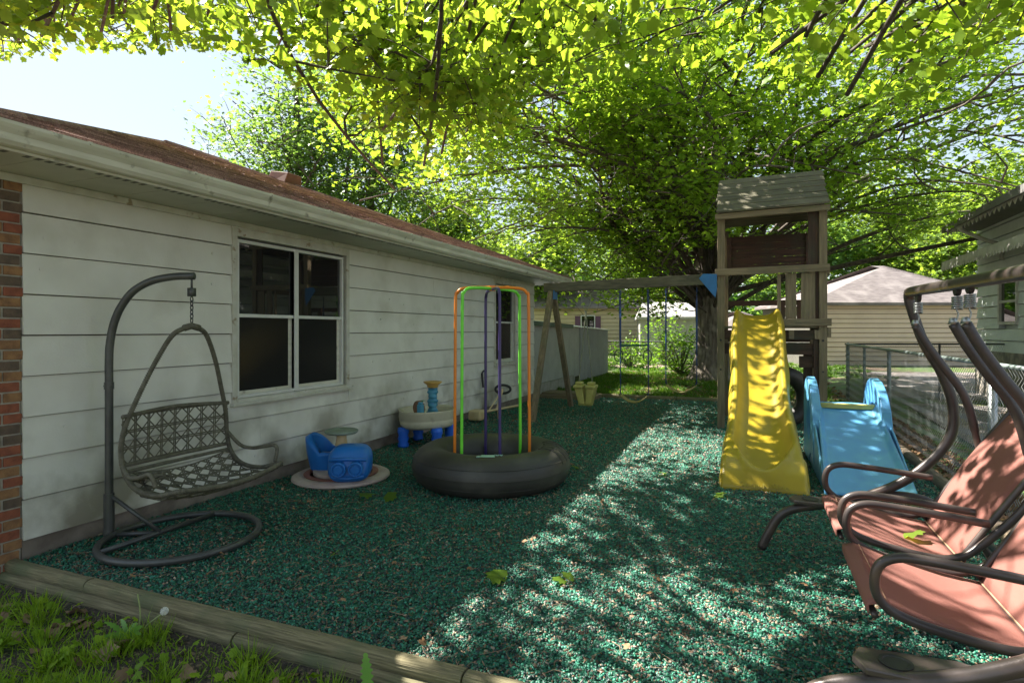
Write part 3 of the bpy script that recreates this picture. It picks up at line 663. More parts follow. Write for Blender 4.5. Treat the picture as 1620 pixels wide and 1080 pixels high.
b = MB(); b.lathe([(.095, .32), (.095, .35), (.09, .36), (.0, .36)], (wx + .05, wy + .06, 0), 24); b.build('collar', M['cream'], tw)
b = MB(); c = Vector((wx + .02, wy - .24, .50)); d_ = Vector((.3, .95, 0)).normalized(); b.tube([c - d_ * .02, c + d_ * .02], .095, 20); b.tube([c - d_ * .05, c + d_ * .05], .02, 10); b.build('water_wheel', M['brown'], wt)
b = MB(); b.box(wx + .06, wx + .13, wy - .36, wy - .29, .44, .56); b.box(wx + .07, wx + .12, wy - .355, wy - .295, .56, .59); b.build('post', M['teal'], wt, bevel=.01)
b = MB(); b.tube([(wx + .0, wy - .12, .42), (wx, wy - .12, .58)], .008, 6)
for zz, rr in ((.46, .055), (.53, .04), (.575, .045)): b.lathe([(0, zz), (rr, zz + .006), (0, zz + .014)], (wx, wy - .12, 0), 8)
b.build('palm', M['leafgreen'], wt)

# ------------------------------------------------------------------ inner tube climber
ux_, uy_ = -2.41, 5.36
tc_ = thing('tube_climber', 'big black inner tube with orange, green and purple climbing hoops on the mulch', 'climber', (ux_, uy_, 0))
b = MB(); RM, rm = .585, .192
def tor(u, v):
    a = 2 * math.pi * u; ph = 2 * math.pi * v; rr = rm * (1 + .006 * math.sin(9 * a)); z = math.sin(ph) * rr
    z = z if z > -rm * .93 else -rm * .93
    bulge = 1 + (.10 * max(0, -math.sin(ph)) ** 2)
    return (ux_ + (RM + math.cos(ph) * rr * 1.03 * bulge) * math.cos(a), uy_ + (RM + math.cos(ph) * rr * 1.03 * bulge) * math.sin(a), rm * .93 + z)
b.grid(tor, 96, 32); tb = b.build('inner_tube', M['rubber'], tc_, smooth=True)
b = MB()
for dz in (-.5, .0, .5): b.tube([(ux_ + (RM + rm * 1.04 * math.cos(dz)) * math.cos(a), uy_ + (RM + rm * 1.04 * math.cos(dz)) * math.sin(a), rm * .93 + rm * math.sin(dz)) for a in [2 * math.pi * i / 80 for i in range(80)]], .0035, 4, closed=True)
for a0 in [R(-5 + k_ * 9) for k_ in range(5)]:
    b.tube([(ux_ + (RM + rm * 1.03 * math.cos(p_)) * math.cos(a0), uy_ + (RM + rm * 1.03 * math.cos(p_)) * math.sin(a0), rm * .93 + rm * 1.01 * math.sin(p_)) for p_ in [R(20 + 10 * i) for i in range(10)]], .005, 5)
b.build('rib', M['rubber'], tb, smooth=True)
# print on the tube
b = MB(); a1, a2 = R(-75), R(-63)
def prt(u, v):
    a = a1 + (a2 - a1) * u; p_ = R(100 - 24 * v); return (ux_ + (RM + rm * 1.045 * math.cos(p_)) * math.cos(a), uy_ + (RM + rm * 1.045 * math.cos(p_)) * math.sin(a), rm * .93 + rm * 1.018 * math.sin(p_))
b.grid(prt, 8, 6)
b.tube([prt(1.0, .2), prt(1.25, .5), prt(1.35, .2)], .006, 5); b.tube([prt(1.35, .2), prt(1.5, .6), prt(1.6, .3)], .006, 5); b.tube([prt(0, .9), prt(-.25, 1.0)], .008, 5); b.build('print', M['patch'], tb, smooth=True)
Fv = Vector((-.378, .926, 0)); Rv = Vector((.926, .378, 0)); c = Vector((ux_ + .01, uy_, 0)); top = 1.925
def arch(ang, rad, mname, zt, r0=.0155):
    d = Rv * math.cos(R(ang)) + Fv * math.sin(R(ang)); b = MB(); pts = []
    for s_ in (-1, 1):
        leg = [c + d * s_ * rad + Vector((0, 0, .08)), c + d * s_ * (rad * .985) + Vector((0, 0, 1.0)), c + d * s_ * (rad * .97) + Vector((0, 0, zt - .14)), c + d * s_ * (rad * .93) + Vector((0, 0, zt - .06)), c + d * s_ * (rad * .80) + Vector((0, 0, zt - .015)), c + d * s_ * rad * .5 + Vector((0, 0, zt - .002))]
        pts += leg if s_ == -1 else leg[::-1]
    pts.insert(6, c + Vector((0, 0, zt))); b.tube(spline(pts, 6), r0, 8); return b.build('hoop', M[mname], tc_, smooth=True)
tag(arch(4, .375, 'orange', top), 'orange hoop'); tag(arch(44, .395, 'lime', top - .012), 'lime green hoop'); tag(arch(103, .37, 'purple', top - .02), 'dark purple hoop')
b = MB(); b.tube([c + Vector((0, 0, top - .035)), c + Vector((0, 0, top + .018))], .03, 10); b.build('hub', M['orange'], tc_)

# small glider seat near the wall
gl = thing('push_glider', 'small tan see-saw glider with a black handle near the wall behind the inner tube', 'glider', (-4.0, 9.1, 0))
b = MB(); b.tube([(-4.08, 8.5, .17), (-3.75, 9.6, .19)], .02, 6); b.tube([(-3.95, 9.0, .18), (-3.9, 9.15, .5)], .018, 6); b.tube([(-4.0, 8.8, .18), (-3.9, 9.15, .5)], .012, 6); b.tube([(-3.9, 9.0, .02), (-3.93, 9.05, .18)], .03, 8); b.build('frame', M['tan'], gl)
b = MB(); b.box(-4.2, -3.98, 8.42, 8.66, .06, .22); b.build('seat', M['tan'], gl, bevel=.03)
b = MB(); b.tube([(-3.9 + .13 * math.cos(a) * .9, 9.15 + .13 * math.cos(a) * .4, .50 + .07 * math.sin(a)) for a in [2 * math.pi * i / 20 for i in range(20)]], .022, 7, closed=True); b.build('handle', M['black'], gl, smooth=True)
b = MB(); b.tube([(-4.34, 9.3, .5), (-4.36, 9.3, .75)], .02, 7); b.tube([(-4.36, 9.3, .75), (-4.33, 9.32, .8)], .015, 7); tag(b.build('garden_tap', M['black'], shift=(-4.34, 9.3, .5)), 'small black hose tap on the wall above the see-saw glider', 'tap')

# ------------------------------------------------------------------ play set: tower, beam, slide
X0, X1, Y0, Y1 = -.49, 1.0, 9.5, 11.0
ps = thing('play_set', 'weathered wooden play tower with pitched roof, yellow slide and swing beam on an A-frame', 'play set', (X0, Y0, 0))
PW = .105
for (x, y, h) in ((X0, Y0, 3.25), (X1 - PW, Y0, 3.30), (X0, Y1 - PW, 3.22), (X1 - PW, Y1 - PW, 3.22)):
    b = MB(); b.box(x, x + PW, y, y + PW, -.05, h); q = b.build('post', M['wood_z'], ps, bevel=.006)
    if y == Y0:
        d_ = MB(); d_.tube([(x + .05, y - .006, 1.35), (x + .05, y + .004, 1.35)], .016, 10); d_.tube([(x + .05, y - .006, .9), (x + .05, y + .004, .9)], .014, 10); d_.split('bolt', M['black'], q)
b = MB(); b.box(X1 - PW - .14, X1 - PW - .05, Y0 + .02, Y0 + .06, 2.42, 3.26); b.box(X1 - PW - .05, X1 - PW - .003, Y0 + .03, Y0 + .07, 1.6, 3.26); b.split('post_board', M['dark_z'], ps)
# roof
def roofside(s_):
    b = MB(); n = 6; lo = (Y0 - .08, 3.27) if s_ == 0 else (Y1 + .02, 3.30); hi = ((Y0 + Y1) / 2 - .02 + .03 * s_, 3.93)
    for i in range(n):
        a0, a1 = i / n, (i + 1) / n - .012; y0_, z0_ = lo[0] + (hi[0] - lo[0]) * a0, lo[1] + (hi[1] - lo[1]) * a0; y1_, z1_ = lo[0] + (hi[0] - lo[0]) * a1, lo[1] + (hi[1] - lo[1]) * a1
        e = random.uniform(-.012, .012); o_ = .02
        V = [(X0 - .02 + e, y0_, z0_), (X1 + .02 + e, y0_, z0_ + .03), (X1 + .0 + e, y1_, z1_ + .02), (X0 + .0 + e, y1_, z1_)]
        V += [(p_[0], p_[1], p_[2] + .028) for p_ in V]
        b.add(V, [(3, 2, 1, 0), (4, 5, 6, 7), (0, 1, 5, 4), (1, 2, 6, 5), (2, 3, 7, 6), (3, 0, 4, 7)])
    return b
rr_ = roofside(0); r2 = roofside(1); rr_.add(r2.v, r2.f)
rfo = rr_.build('roof', M['roofwood'], ps)
b = MB(); b.beam((X0 - .03, Y0 - .045, 3.215), (X1 + .03, Y0 - .045, 3.25), .035, .085); b.build('eave_board', M['wood_x'], rfo, bevel=.004)
b = MB(); b.box(X0 + .02, X0 + .06, Y0 + .1, Y1 - .1, 3.14, 3.24); b.box(X1 - .06, X1 - .02, Y0 + .1, Y1 - .1, 3.14, 3.24)
for xx in (X0 + .04, X1 - .04): b.prism([(-.72, 0), (.72, 0), (0, .62)], (xx, (Y0 + Y1) / 2, 3.25), (0, 1, 0), (0, 0, 1), .03)
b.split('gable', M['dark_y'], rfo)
b = MB()
for i in range(5): b.box(X0 + .09, X1 - .10, Y1 - .135, Y1 - .11, 2.50 + i * .122, 2.50 + i * .122 + .118)
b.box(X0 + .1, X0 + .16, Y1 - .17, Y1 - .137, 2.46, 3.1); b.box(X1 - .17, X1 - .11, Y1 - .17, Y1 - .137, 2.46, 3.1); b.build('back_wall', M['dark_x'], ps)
b = MB(); b.beam((X0 - .03, Y0 - .022, 2.375), (X1 + .03, Y0 - .022, 2.395), .04, .105); b.build('rail', M['wood_x'], ps, bevel=.005)
b = MB(); b.box(X0, X1, Y1 - .005, Y1 + .035, 1.92, 2.01); b.build('rail', M['dark_x'], ps)
b = MB(); b.box(X0 - .035, X0 - .002, Y0, Y1, 2.3, 2.4); b.box(X1 + .002, X1 + .035, Y0 + .01, Y1, 2.3, 2.4); b.split('rail', M['wood_y'], ps)
for xa, xb, m_ in ((.345, .395, 'wood_z'), (.455, .60, 'wood_z'), (.66, .845, 'wood_z')):
    b = MB(); b.box(xa, xb, Y0 - .002, Y0 + .024, 1.66, 2.33); b.build('picket', M[m_], ps, bevel=.003)
for xa in (-.3, .05, .4, .7):
    if xa > .3: b = MB(); b.box(xa, xa + .12, Y1 - .03, Y1 - .008, 1.55, 2.0); b.build('picket', M['dark_z'], ps)
b = MB()
for i in range(10): yy = Y0 + .03 + i * .146; b.box(X0 + .11 if i == 0 else X0 + .01, X1 - .11 if i == 0 else X1 - .01, yy, yy + .138, 1.53, 1.56)
b.build('deck', M['wood_x'], ps)
b = MB(); b.box(.38, X1 + .05, Y0 - .045, Y0 - .003, 1.56, 1.665); b.box(X1 + .003, X1 + .05, Y0, Y1, 1.40, 1.54); b.split('fascia', M['wood_x'], ps, bevel=.004)
b = MB(); b.box(X0 + .105, X1 - .105, Y0 + .02, Y0 + .055, 1.36, 1.5); b.box(X0 + .1, X1 - .1, Y0 + .06, Y0 + .1, 1.14, 1.30); b.box(X1 - .36, X1 - .11, Y0 + .07, Y0 + .11, .95, 1.12); b.box(X0 + .1, X1 - .1, Y1 - .1, Y1 - .06, 1.3, 1.48)
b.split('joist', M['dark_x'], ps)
b = MB(); b.box(X1 - .30, X1 - .18, Y0 + .112, Y0 + .16, -.05, 1.3); b.box(X1 - .17, X1 - .11, Y0 + .03, Y0 + .1, -.05, 1.45); b.split('ladder_rail', M['dark_z'], ps)
b = MB(); b.box(.50, .57, Y0 + .0, Y0 + .018, 1.37, 1.5); b.box(.84, .9, Y0 - .002, Y0 + .016, 1.37, 1.5); b.split('cleat', M['wood_z'], ps)
b = MB()
for yy, s_ in ((Y0 - .05, 1),): 
    b.prism([(-.0, -.115), (0, .11), (-.2, .12), (-.26, .05), (-.02, -.25)], (X0 - .002, Y0 + .03 - .1, 2.24), (1, 0, 0), (0, 0, 1), .006)
b.build('bracket', M['bluemetal'], ps)
A_ = Vector((-3.36, 10.07, 2.265)); B_ = Vector((X0, Y0 + .06, 2.285))
b = MB(); b.beam(A_ + (A_ - B_).normalized() * .12, B_, .09, .165); bm_ = b.build('beam', mat('beam_wood', (.15, .13, .085), (.085, .075, .05), 3, .85, .5, 9, (.6, 9, 9)), ps, bevel=.006)
for foot, lab in (((-3.33, 9.02, -.05), 'near'), ((-3.28, 11.12, -.05), 'far')):
    b = MB(); b.beam(foot, (-3.33, 10.07 + (-.06 if lab == 'near' else .06), 2.18), .10, .09, (1, 0, 0)); b.build('leg', M['wood_z'], ps, bevel=.006)
b = MB(); b.prism([(-.12, -.1), (.12, -.1), (.09, .06), (-.09, .06)], (-3.27, 10.07, 2.15), (0, 1, 0), (0, 0, 1), .012); b.build('bracket', M['bluemetal'], ps)
# slide (height field with side skirts)
sx0, sx1 = .045, .10; sty, sby = 9.46, 5.86
def slide_surf(u, v):
    # v 0 top -> 1 bottom ; u -1..1
    y = sty + (sby - sty) * v
    rail = [(0, 1.80), (.04, 1.80), (.12, 1.62), (.25, 1.33), (.4, 1.01), (.55, .74), (.68, .53), (.8, .40), (.88, .315), (.93, .255), (.97, .16), (1, .015)]
    for (a, za), (b2, zb) in zip(rail[:-1], rail[1:]):
        if v <= b2: k_ = (v - a) / (b2 - a); zr = za + (zb - za) * k_; break
    hw = .30 + .045 * v + .015 * math.sin(v * 9) + (.02 if v > .9 else 0)
    cx_ = .07 + .03 * v
    dep = (.155 + .03 * max(0, v - .6)) * min(1, v / .03 + .55)
    tw_ = .84 - .03 * v
    e = 1 - min(1, abs(u) / tw_) ** 4
    # bowl end
    vend = .962 - .13 * (abs(u) / tw_) ** 2.2
    k2 = max(0, min(1, (vend - v) / .035)); k2 = k2 * k2 * (3 - 2 * k2)
    z = zr - dep * e * k2 + (.035 * (1 - e) if k2 < 1 and v > .7 else 0) * (1 - k2) * 0
    lip = .026 * math.exp(-((v - vend - .012) / .018) ** 2) * (1 if v > .6 else 0)
    z += lip * (1 if abs(u) < tw_ else .3)
    edge = max(0, (abs(u) - .9) / .1); z -= .035 * edge ** 2
    return (cx_ + u * hw, y, max(z, .012))
b = MB(); NU, NV = 44, 110
b.grid(lambda a, c_: slide_surf(-1 + 2 * a, c_), NU, NV)
for s_ in (-1, 1):
    def skirt(a, c_, s_=s_):
        p0 = slide_surf(s_, c_); y = c_; dz = .13 if y < .75 else .13 + (y - .75) * .9
        fl = .018 * math.sin(c_ * 22); return (p0[0] + s_ * .03 * a + fl * a * .5, p0[1], max(p0[2] - dz * a, .0))
    b.grid(skirt, 4, NV)
def front(a, c_): p0 = slide_surf(-1 + 2 * a, 1); return (p0[0], p0[1] - .01 * c_, p0[2] * (1 - c_) - .01 * c_)
b.grid(front, 20, 2)
sl_ = b.build('slide', M['yellow'], ps, smooth=True, solid=.012)
# rubbed flat lettering on the slide's foot
tcu = bpy.data.curves.new('lettering', 'FONT'); tcu.body = 'Swing-N-Slide'; tcu.size = .075; tcu.extrude = .002; tcu.align_x = 'CENTER'
to = bpy.data.objects.new('lettering', tcu); col.objects.link(to); dg = bpy.context.evaluated_depsgraph_get(); me = bpy.data.meshes.new_from_object(to.evaluated_get(dg)); bpy.data.objects.remove(to)
lt = bpy.data.objects.new('lettering', me); col.objects.link(lt); me.materials.clear(); me.materials.append(mat('worn_lettering', (.25, .19, .03), (.45, .36, .03), 30, .6)); lt.parent = ps
pa = Vector(slide_surf(0, .982)); pb = Vector(slide_surf(0, .996)); pdir = (pa - pb).normalized(); nn = Vector((1, 0, 0)).cross(pdir).normalized()
mt = Matrix((Vector((1, 0, 0)), pdir, nn)).transposed().to_4x4(); mt.translation = (pb + nn * .014) - ORG[ps.name]; lt.matrix_local = mt
# tyre leaning under the deck
ty_ = MB(); c = Vector((.48, 10.3, .43)); 
ty_.tube([c + Vector((.12 * math.cos(a) * 0 + math.cos(a) * .30, math.cos(a) * .12, math.sin(a) * .36)) for a in [2 * math.pi * i / 36 for i in range(36)]], .13, 12, closed=True)
tag(ty_.build('old_tyre', M['rubber'], smooth=True, shift=(c.x, c.y, 0)), 'black tyre standing in the shade under the play tower deck', 'tyre')

# swings
def chainline(mb, a, b_, r=.005, m=0, wob=0):
    mb.tube([a, b_], r, 5)
def beam_at(x): return 10.07 - .203 * (x + 3.3)
sw = thing('glider_swing', 'faded yellow two-seat glider swing hanging nearest the A-frame', 'swing', (-2.65, 9.94, .2), 'swings hanging from the beam')
for s_ in (-1, 1):
    b = MB(); xs_ = -2.66 + s_ * .06; b.tube(spline([(xs_, 9.93, 2.17), (xs_ + s_ * .02, 9.92, 1.98), (xs_ - s_ * .05, 9.9, 1.82), (xs_ - s_ * .04, 9.9, 1.6), (xs_ + s_ * .0, 9.9, 1.2), (xs_ + s_ * .06, 9.88, .58)], 5), .009, 6); b.build('rope', M['rope'], sw)
    b = MB(); x_ = -2.66 + s_ * .105
    b.add([(x_ - .07, 9.78, .50), (x_ + .07, 9.78, .50), (x_ + .08, 10.0, .52), (x_ - .08, 10.0, .52), (x_ - .05 - s_ * .05, 9.8, .22), (x_ + .06 - s_ * .05, 9.8, .22), (x_ + .06 - s_ * .05, 9.98, .22), (x_ - .05 - s_ * .05, 9.98, .22)], [(0, 1, 2, 3), (4, 7, 6, 5), (0, 4, 5, 1), (1, 5, 6, 2), (2, 6, 7, 3), (3, 7, 4, 0)])
    b.box(x_ - .085, x_ + .085, 9.75, 10.02, .50, .56); b.box(x_ - .06, x_ + .06, 9.8, 9.95, .56, .61); b.build('seat', M['yellowdull'], sw, bevel=.018)
b = MB(); b.box(-2.78, -2.54, 9.82, 9.96, .2, .27); b.build('footrest', M['yellowdull'], sw, bevel=.02)
def belt(xa, xb, zb, name, label):
    ya = beam_at((xa + xb) / 2); t_ = thing('belt_swing', label, 'swing', ((xa + xb) / 2, ya, zb), 'swings hanging from the beam')
    for x_ in (xa, xb):
        b = MB(); z = 2.17; i = 0
        while z > zb + .16:
            if z > zb + .35:
                b.tube([(x_ + (.006 if i % 2 else 0), ya + (0 if i % 2 else .006), z), (x_ + (.006 if i % 2 else 0), ya + (0 if i % 2 else .006), z - .035)], .0055, 4)
                b.tube([(x_ - (.006 if i % 2 else 0), ya - (0 if i % 2 else .006), z), (x_ - (.006 if i % 2 else 0), ya - (0 if i % 2 else .006), z - .035)], .0055, 4)
            else: b.tube([(x_, ya, z), (x_, ya, z - .04)], .008, 5)
            z -= .036; i += 1
        b.tube([(x_, ya, zb + .17), (x_ + (.02 if x_ == xa else -.02), ya, zb + .11)], .007, 5)
        b.tube([(x_, ya, 2.0), (x_, ya, 1.2)], .014, 6); b.build('chain', M['chainblue'], t_)
    b = MB(); w = (xb - xa) / 2; xc = (xa + xb) / 2
    def f(u, v): q = -1 + 2 * u; return (xc + q * (w - .01), ya - .09 + .18 * v * (1 if True else 0), zb + .11 * abs(q) ** 1.8)
    b.grid(f, 18, 3); b.build('seat', M['beltyel'], t_, smooth=True, solid=.02); return t_
belt(-2.03, -1.57, .31, 'a', 'faded yellow belt swing on blue chains hanging low near the middle of the beam')
belt(-1.27, -.80, .52, 'b', 'dull yellow belt swing hanging higher in front of the maple trunk')
tz = thing('trapeze_bar', 'green trapeze bar with two rings hanging on dark chains above the low belt swing', 'trapeze', (-1.83, 9.9, 1.2), 'swings hanging from the beam')
b = MB(); b.tube([(-2.05, 9.86, 1.24), (-1.58, 9.8, 1.25)], .016, 8); b.build('bar', mat('green_bar', (.02, .14, .09), None, 5, .5), tz)
for x_ in (-2.06, -1.58):
    b = MB(); b.tube([(x_, beam_at(x_), 2.17), (x_ + .005, beam_at(x_) + .01, 1.23)], .008, 5); b.build('chain', M['chainblue'], tz)
    b = MB(); b.tube([(x_ - .02 + .065 * math.cos(a), 9.85 + .03 * math.cos(a), 1.07 + .10 * math.sin(a)) for a in [2 * math.pi * i / 20 for i in range(20)]], .008, 6, closed=True); b.build('ring', M['black'], tz, smooth=True)

# ------------------------------------------------------------------ blue toddler slide
bs_ = thing('toddler_slide', 'light blue plastic toddler slide with arched sides between the yellow slide and the fence', 'slide', (.95, 6.9, 0))
bx0, bx1 = .66, 1.24
def chute(u, v):
    y = 7.45 + (5.92 - 7.45) * v; zc = .63 * (1 - v) ** 1.0 * (1) + .0
    zc = .635 - .60 * (v ** .92) if v < .8 else .635 - .60 * (.8 ** .92) - (v - .8) * .55
    zc = max(zc, .03) ; cu = -1 + 2 * u
    wd = .285 + .07 * v
    wall_ = .07 * (1 - v * .55) * max(0, (abs(cu) - .86) / .14) ** .8 if abs(cu) > .86 else 0
    return (.97 - .01 * v + cu * wd, y, zc + wall_ + .012 * abs(cu) ** 2)
b = MB(); b.grid(chute, 36, 40); b.build('chute', M['blue'], bs_, smooth=True, solid=.014)
for s_ in (-1, 1):
    xx = .97 + s_ * .305; b = MB()
    # side wedge under the chute
    b.prism([(7.45, .0), (7.45, .62), (6.9, .46), (6.4, .24), (5.95, .05), (5.95, 0)], (xx + s_ * .045, 0, 0), (0, 1, 0), (0, 0, 1), .02); b.build('side', M['blue'], bs_, bevel=.008)
    # arched side panel: ring of polygon with a hole
    out = [(8.15, .0), (8.2, .3), (8.22, .6), (8.15, .78), (8.0, .90), (7.8, .95), (7.55, .92), (7.3, .82), (7.12, .66), (7.02, .45), (6.95, .30)]
    if s_ == -1: out = [(8.15, .0), (8.2, .3), (8.22, .6), (8.15, .78), (8.0, .90), (7.8, .95), (7.55, .92), (7.3, .82), (7.12, .66), (7.02, .45), (6.98, .2), (6.95, .0), (7.12, .0), (7.25, .16), (7.4, .1), (7.5, .0)]
    hole_c = (7.72, .45); n = 40
    pth = []
    def raydist(a):
        d = Vector((math.cos(a), math.sin(a))); best = 9
        m_ = len(out)
        for i in range(m_):
            p_, q_ = Vector(out[i]) - Vector(hole_c), Vector(out[(i + 1) % m_]) - Vector(hole_c); e = q_ - p_; den = d.x * e.y - d.y * e.x
            if abs(den) < 1e-9: continue
            t_ = (p_.x * e.y - p_.y * e.x) / den; s2 = (p_.x * d.y - p_.y * d.x) / den
            if t_ > 0 and -1e-6 <= s2 <= 1 + 1e-6: best = min(best, t_)
        return best
    b = MB(); xo = xx + s_ * .02; th = .045; V = []; F = []
    for i in range(n):
        a = 2 * math.pi * i / n; ro = raydist(a); ri = 1 / math.sqrt((math.cos(a) / .25) ** 2 + (math.sin(a) / .23) ** 2); ri = min(ri, ro * .75)
        for r_, dx in ((ro, -th), (ro, th), (ri, th * .7), (ri, -th * .7)): V.append((xo + dx, hole_c[0] + r_ * math.cos(a), hole_c[1] + r_ * math.sin(a)))
    for i in range(n):
        j = (i + 1) % n
        for k_ in range(4): F.append((i * 4 + k_, i * 4 + (k_ + 1) % 4, j * 4 + (k_ + 1) % 4, j * 4 + k_))
    b.add(V, F); b.box(xo - .012, xo + .012, 7.70, 7.74, .5, .9) ; pan = b.build('side_arch', M['blue'], bs_, bevel=.014)
b = MB(); b.box(.70, 1.25, 7.44, 8.1, .58, .63); b.build('platform', M['blue'], bs_, bevel=.01)
b = MB(); b.box(.71, 1.24, 7.40, 7.47, .632, .685); b.build('sill', M['yellowdull'], bs_, bevel=.008)

# ------------------------------------------------------------------ garden swing on the right
fr = thing('garden_swing', 'bronze tubular garden swing frame with cup holder trays along the right fence', 'swing frame', (.9, 3.4, 0))
def leg_front(y): return spline([(.92, y, 1.73), (.93, y, 1.66), (1.0, y, 1.42), (1.10, y, 1.22), (1.155, y, 1.0), (1.12, y, .80), (.93, y, .57), (.68, y, .42), (.45, y, .345), (.28, y, .30), (.18, y, .24), (.11, y, .12), (.06, y, .0)], 5)
def leg_back(y): return spline([(.62, y, .375), (.80, y, .44), (.98, y, .44), (1.15, y, .36), (1.3, y, .2), (1.4, y, .0)], 5)
for y in (4.4, 2.27):
    b = MB(); b.tube(leg_front(y), .030, 12); b.build('leg', M['bronze'], fr, smooth=True)
    b = MB(); b.tube(leg_back(y), .026, 10); b.build('leg', M['bronze'], fr, smooth=True)
    b = MB(); ty2 = y + .0; z = .355; tx_ = .55 if y < 3 else .46
    b.prism([(-.20, -.075), (.10, -.095), (.17, -.06), (.17, .06), (.10, .095), (-.20, .075), (-.23, .0)], (tx_, ty2 + .06 if y < 3 else ty2 - .03, .365), (1, 0, 0), (0, 1, 0), .025); tr = b.build('tray', M['bronze'], fr, bevel=.006)
    c_ = MB(); yy = ty2 + .06 if y < 3 else ty2 - .03; c_.lathe([(.052, .379), (.052, .3815), (.04, .3815), (.036, .3795), (0, .3795)], (tx_ - .1, yy, 0), 20); c_.build('cup_recess', M['black'], tr)
b = MB(); b.tube(spline([(.925, 4.4, 1.70), (.92, 4.375, 1.728), (.92, 4.29, 1.738), (.92, 3.4, 1.722), (.92, 2.39, 1.706), (.92, 2.30, 1.696), (.925, 2.27, 1.66)], 6), .031, 12); b.build('top_bar', M['bronze'], fr, smooth=True)
b = MB(); b.tube([(1.18, 4.4, .35), (1.18, 2.27, .35)], .02, 10); b.build('rear_bar', M['bronze'], fr, smooth=True)
def swing_chair(ya, yb, label):
    t_ = thing('sling_chair', label, 'swing chair', (.92, (ya + yb) / 2, .36), 'terracotta sling seats of the garden swing')
    for y in (ya, yb):
        b = MB(); P_ = spline([(.905, y, 1.53), (.96, y, 1.42), (1.04, y, 1.29), (1.12, y, 1.17), (1.165, y, 1.06), (1.20, y, .90), (1.215, y, .77), (1.16, y, .64), (1.0, y, .455), (.92, y, .40), (.82, y, .385), (.62, y, .415), (.50, y, .45), (.44, y, .50), (.425, y, .565), (.445, y, .63), (.51, y, .662), (.62, y, .66), (.8, y, .645), (.99, y, .625)], 6)
        b.tube(P_, [.0235 if p.z > .9 and p.x > .85 else .0185 for p in P_], 9); b.build('side_frame', M['bronze'], t_, smooth=True)
        b = MB(); b.tube([(.905, y, 1.53), (.902, y, 1.56)], [.024, .012], 8)
        hx_ = [(.92 + .021 * math.cos(a), y + .021 * math.sin(a), 1.60 + .062 * a / (2 * math.pi * 7)) for a in [2 * math.pi * i / 12 for i in range(85)]]
        b.tube(hx_, .0042, 5); b.build('spring', M['steel'], t_, smooth=True)
        b = MB(); b.tube([(.92, y, 1.55), (.925, y, 1.58), (.915, y, 1.605)], .004, 5); b.tube([(.92, y, 1.66), (.925, y, 1.685), (.92, y, 1.70)], .004, 5); b.split('hook', M['steel'], t_)
        b = MB(); b.prism([(-.034, .03), (.034, .03), (.036, .0), (.028, -.022), (.012, -.034), (-.012, -.034), (-.028, -.022), (-.036, .0)], (.92, y, 1.700), (0, 1, 0), (0, 0, 1), .022); b.build('hanger_clip', M['black'], t_, bevel=.003)
    i0, i1 = ya + .022, yb - .022
    def seat_(u, v):
        q = [(.408, .43), (.408, .462), (.45, .474), (.62, .425), (.80, .385), (.95, .365)]; k_ = min(int(v * 5), 4); f_ = v * 5 - k_
        x_ = q[k_][0] * (1 - f_) + q[k_ + 1][0] * f_; z_ = q[k_][1] * (1 - f_) + q[k_ + 1][1] * f_
        return (x_, i0 + (i1 - i0) * u, z_ - .018 * math.sin(math.pi * u) * (0 if v < .41 else 1 if v < .9 else .3))
    b = MB(); b.grid(seat_, 10, 25); b.build('seat', M['sling'], t_, smooth=True, solid=.006)
    b = MB(); b.grid(lambda u, v: (.95 + .43 * v - .035 * math.sin(math.pi * v), i0 + (i1 - i0) * u, .365 + .70 * v + .0 - .0 * u), 8, 14)
    b.build('backrest', M['sling'], t_, smooth=True, solid=.006)
    b = MB()
    for y in (i0, i1): b.tube(spline([(.94, y, .385), (1.06, y, .58), (1.2, y, .80), (1.33, y, 1.0), (1.38, y, 1.08)], 4), .016, 8)
    b.tube([(1.385, i0, 1.07), (1.385, i1, 1.07)], .016, 8); b.tube([(.43, i0, .424), (.43, i1, .424)], .013, 8); b.tube([(.95, i0 - .02, .35), (.95, i1 + .02, .35)], .016, 8)
    b.split('back_frame', M['bronze'], t_, smooth=True)
    b = MB(); b.tube([(.948, i0, .372), (.948, i1, .372)], .003, 5); b.tube([(.474, i0 + .01, .475), (.474, i1 - .01, .475)], .002, 4); b.split('seam', M['seam'], t_)
    return t_
q1 = swing_chair(3.45, 4.17, 'farther terracotta sling swing seat, dappled by leaf shadows, beside the blue slide')
q2 = dup(q1, label='nearer terracotta sling swing seat at the lower right corner of the photo'); q2.location = (q1.location.x, q1.location.y - .90, q1.location.z)

# ------------------------------------------------------------------ chain link fences
def chainlink(a, b_, z0, z1, pitch, r, mb):
    a = Vector(a); b_ = Vector(b_); L_ = (b_ - a).length; t = (b_ - a).normalized(); nrm = Vector((-t.y, t.x, 0)); n = int(L_ / pitch); rows = int((z1 - z0) / pitch)
    for i in range(n):
        pts = []
        for j in range(rows + 1):
            s = (i + (j % 2)) * pitch + (.0); pts.append(a + t * min(s, L_) + nrm * (.004 if j % 2 else -.004) + Vector((0, 0, z0 + (z1 - z0) * j / rows)))
        mb.tube(pts, r, 3, cap=False)
FX = 1.86
f1 = thing('chain_link_fence', 'grey galvanised chain link fence running along the right side of the play area', 'fence', (FX, 6.2, 0))
b = MB(); chainlink((FX, 3.2, 0), (FX, 14.4, 0), .04, 1.2, .06, .0026, b); b.build('mesh', M['wire'], f1)
b = MB(); b.tube([(FX + .02, 2.6, 1.215), (FX + .02, 14.4, 1.20)], .021, 10); b.build('rail', M['rail'], f1, smooth=True)
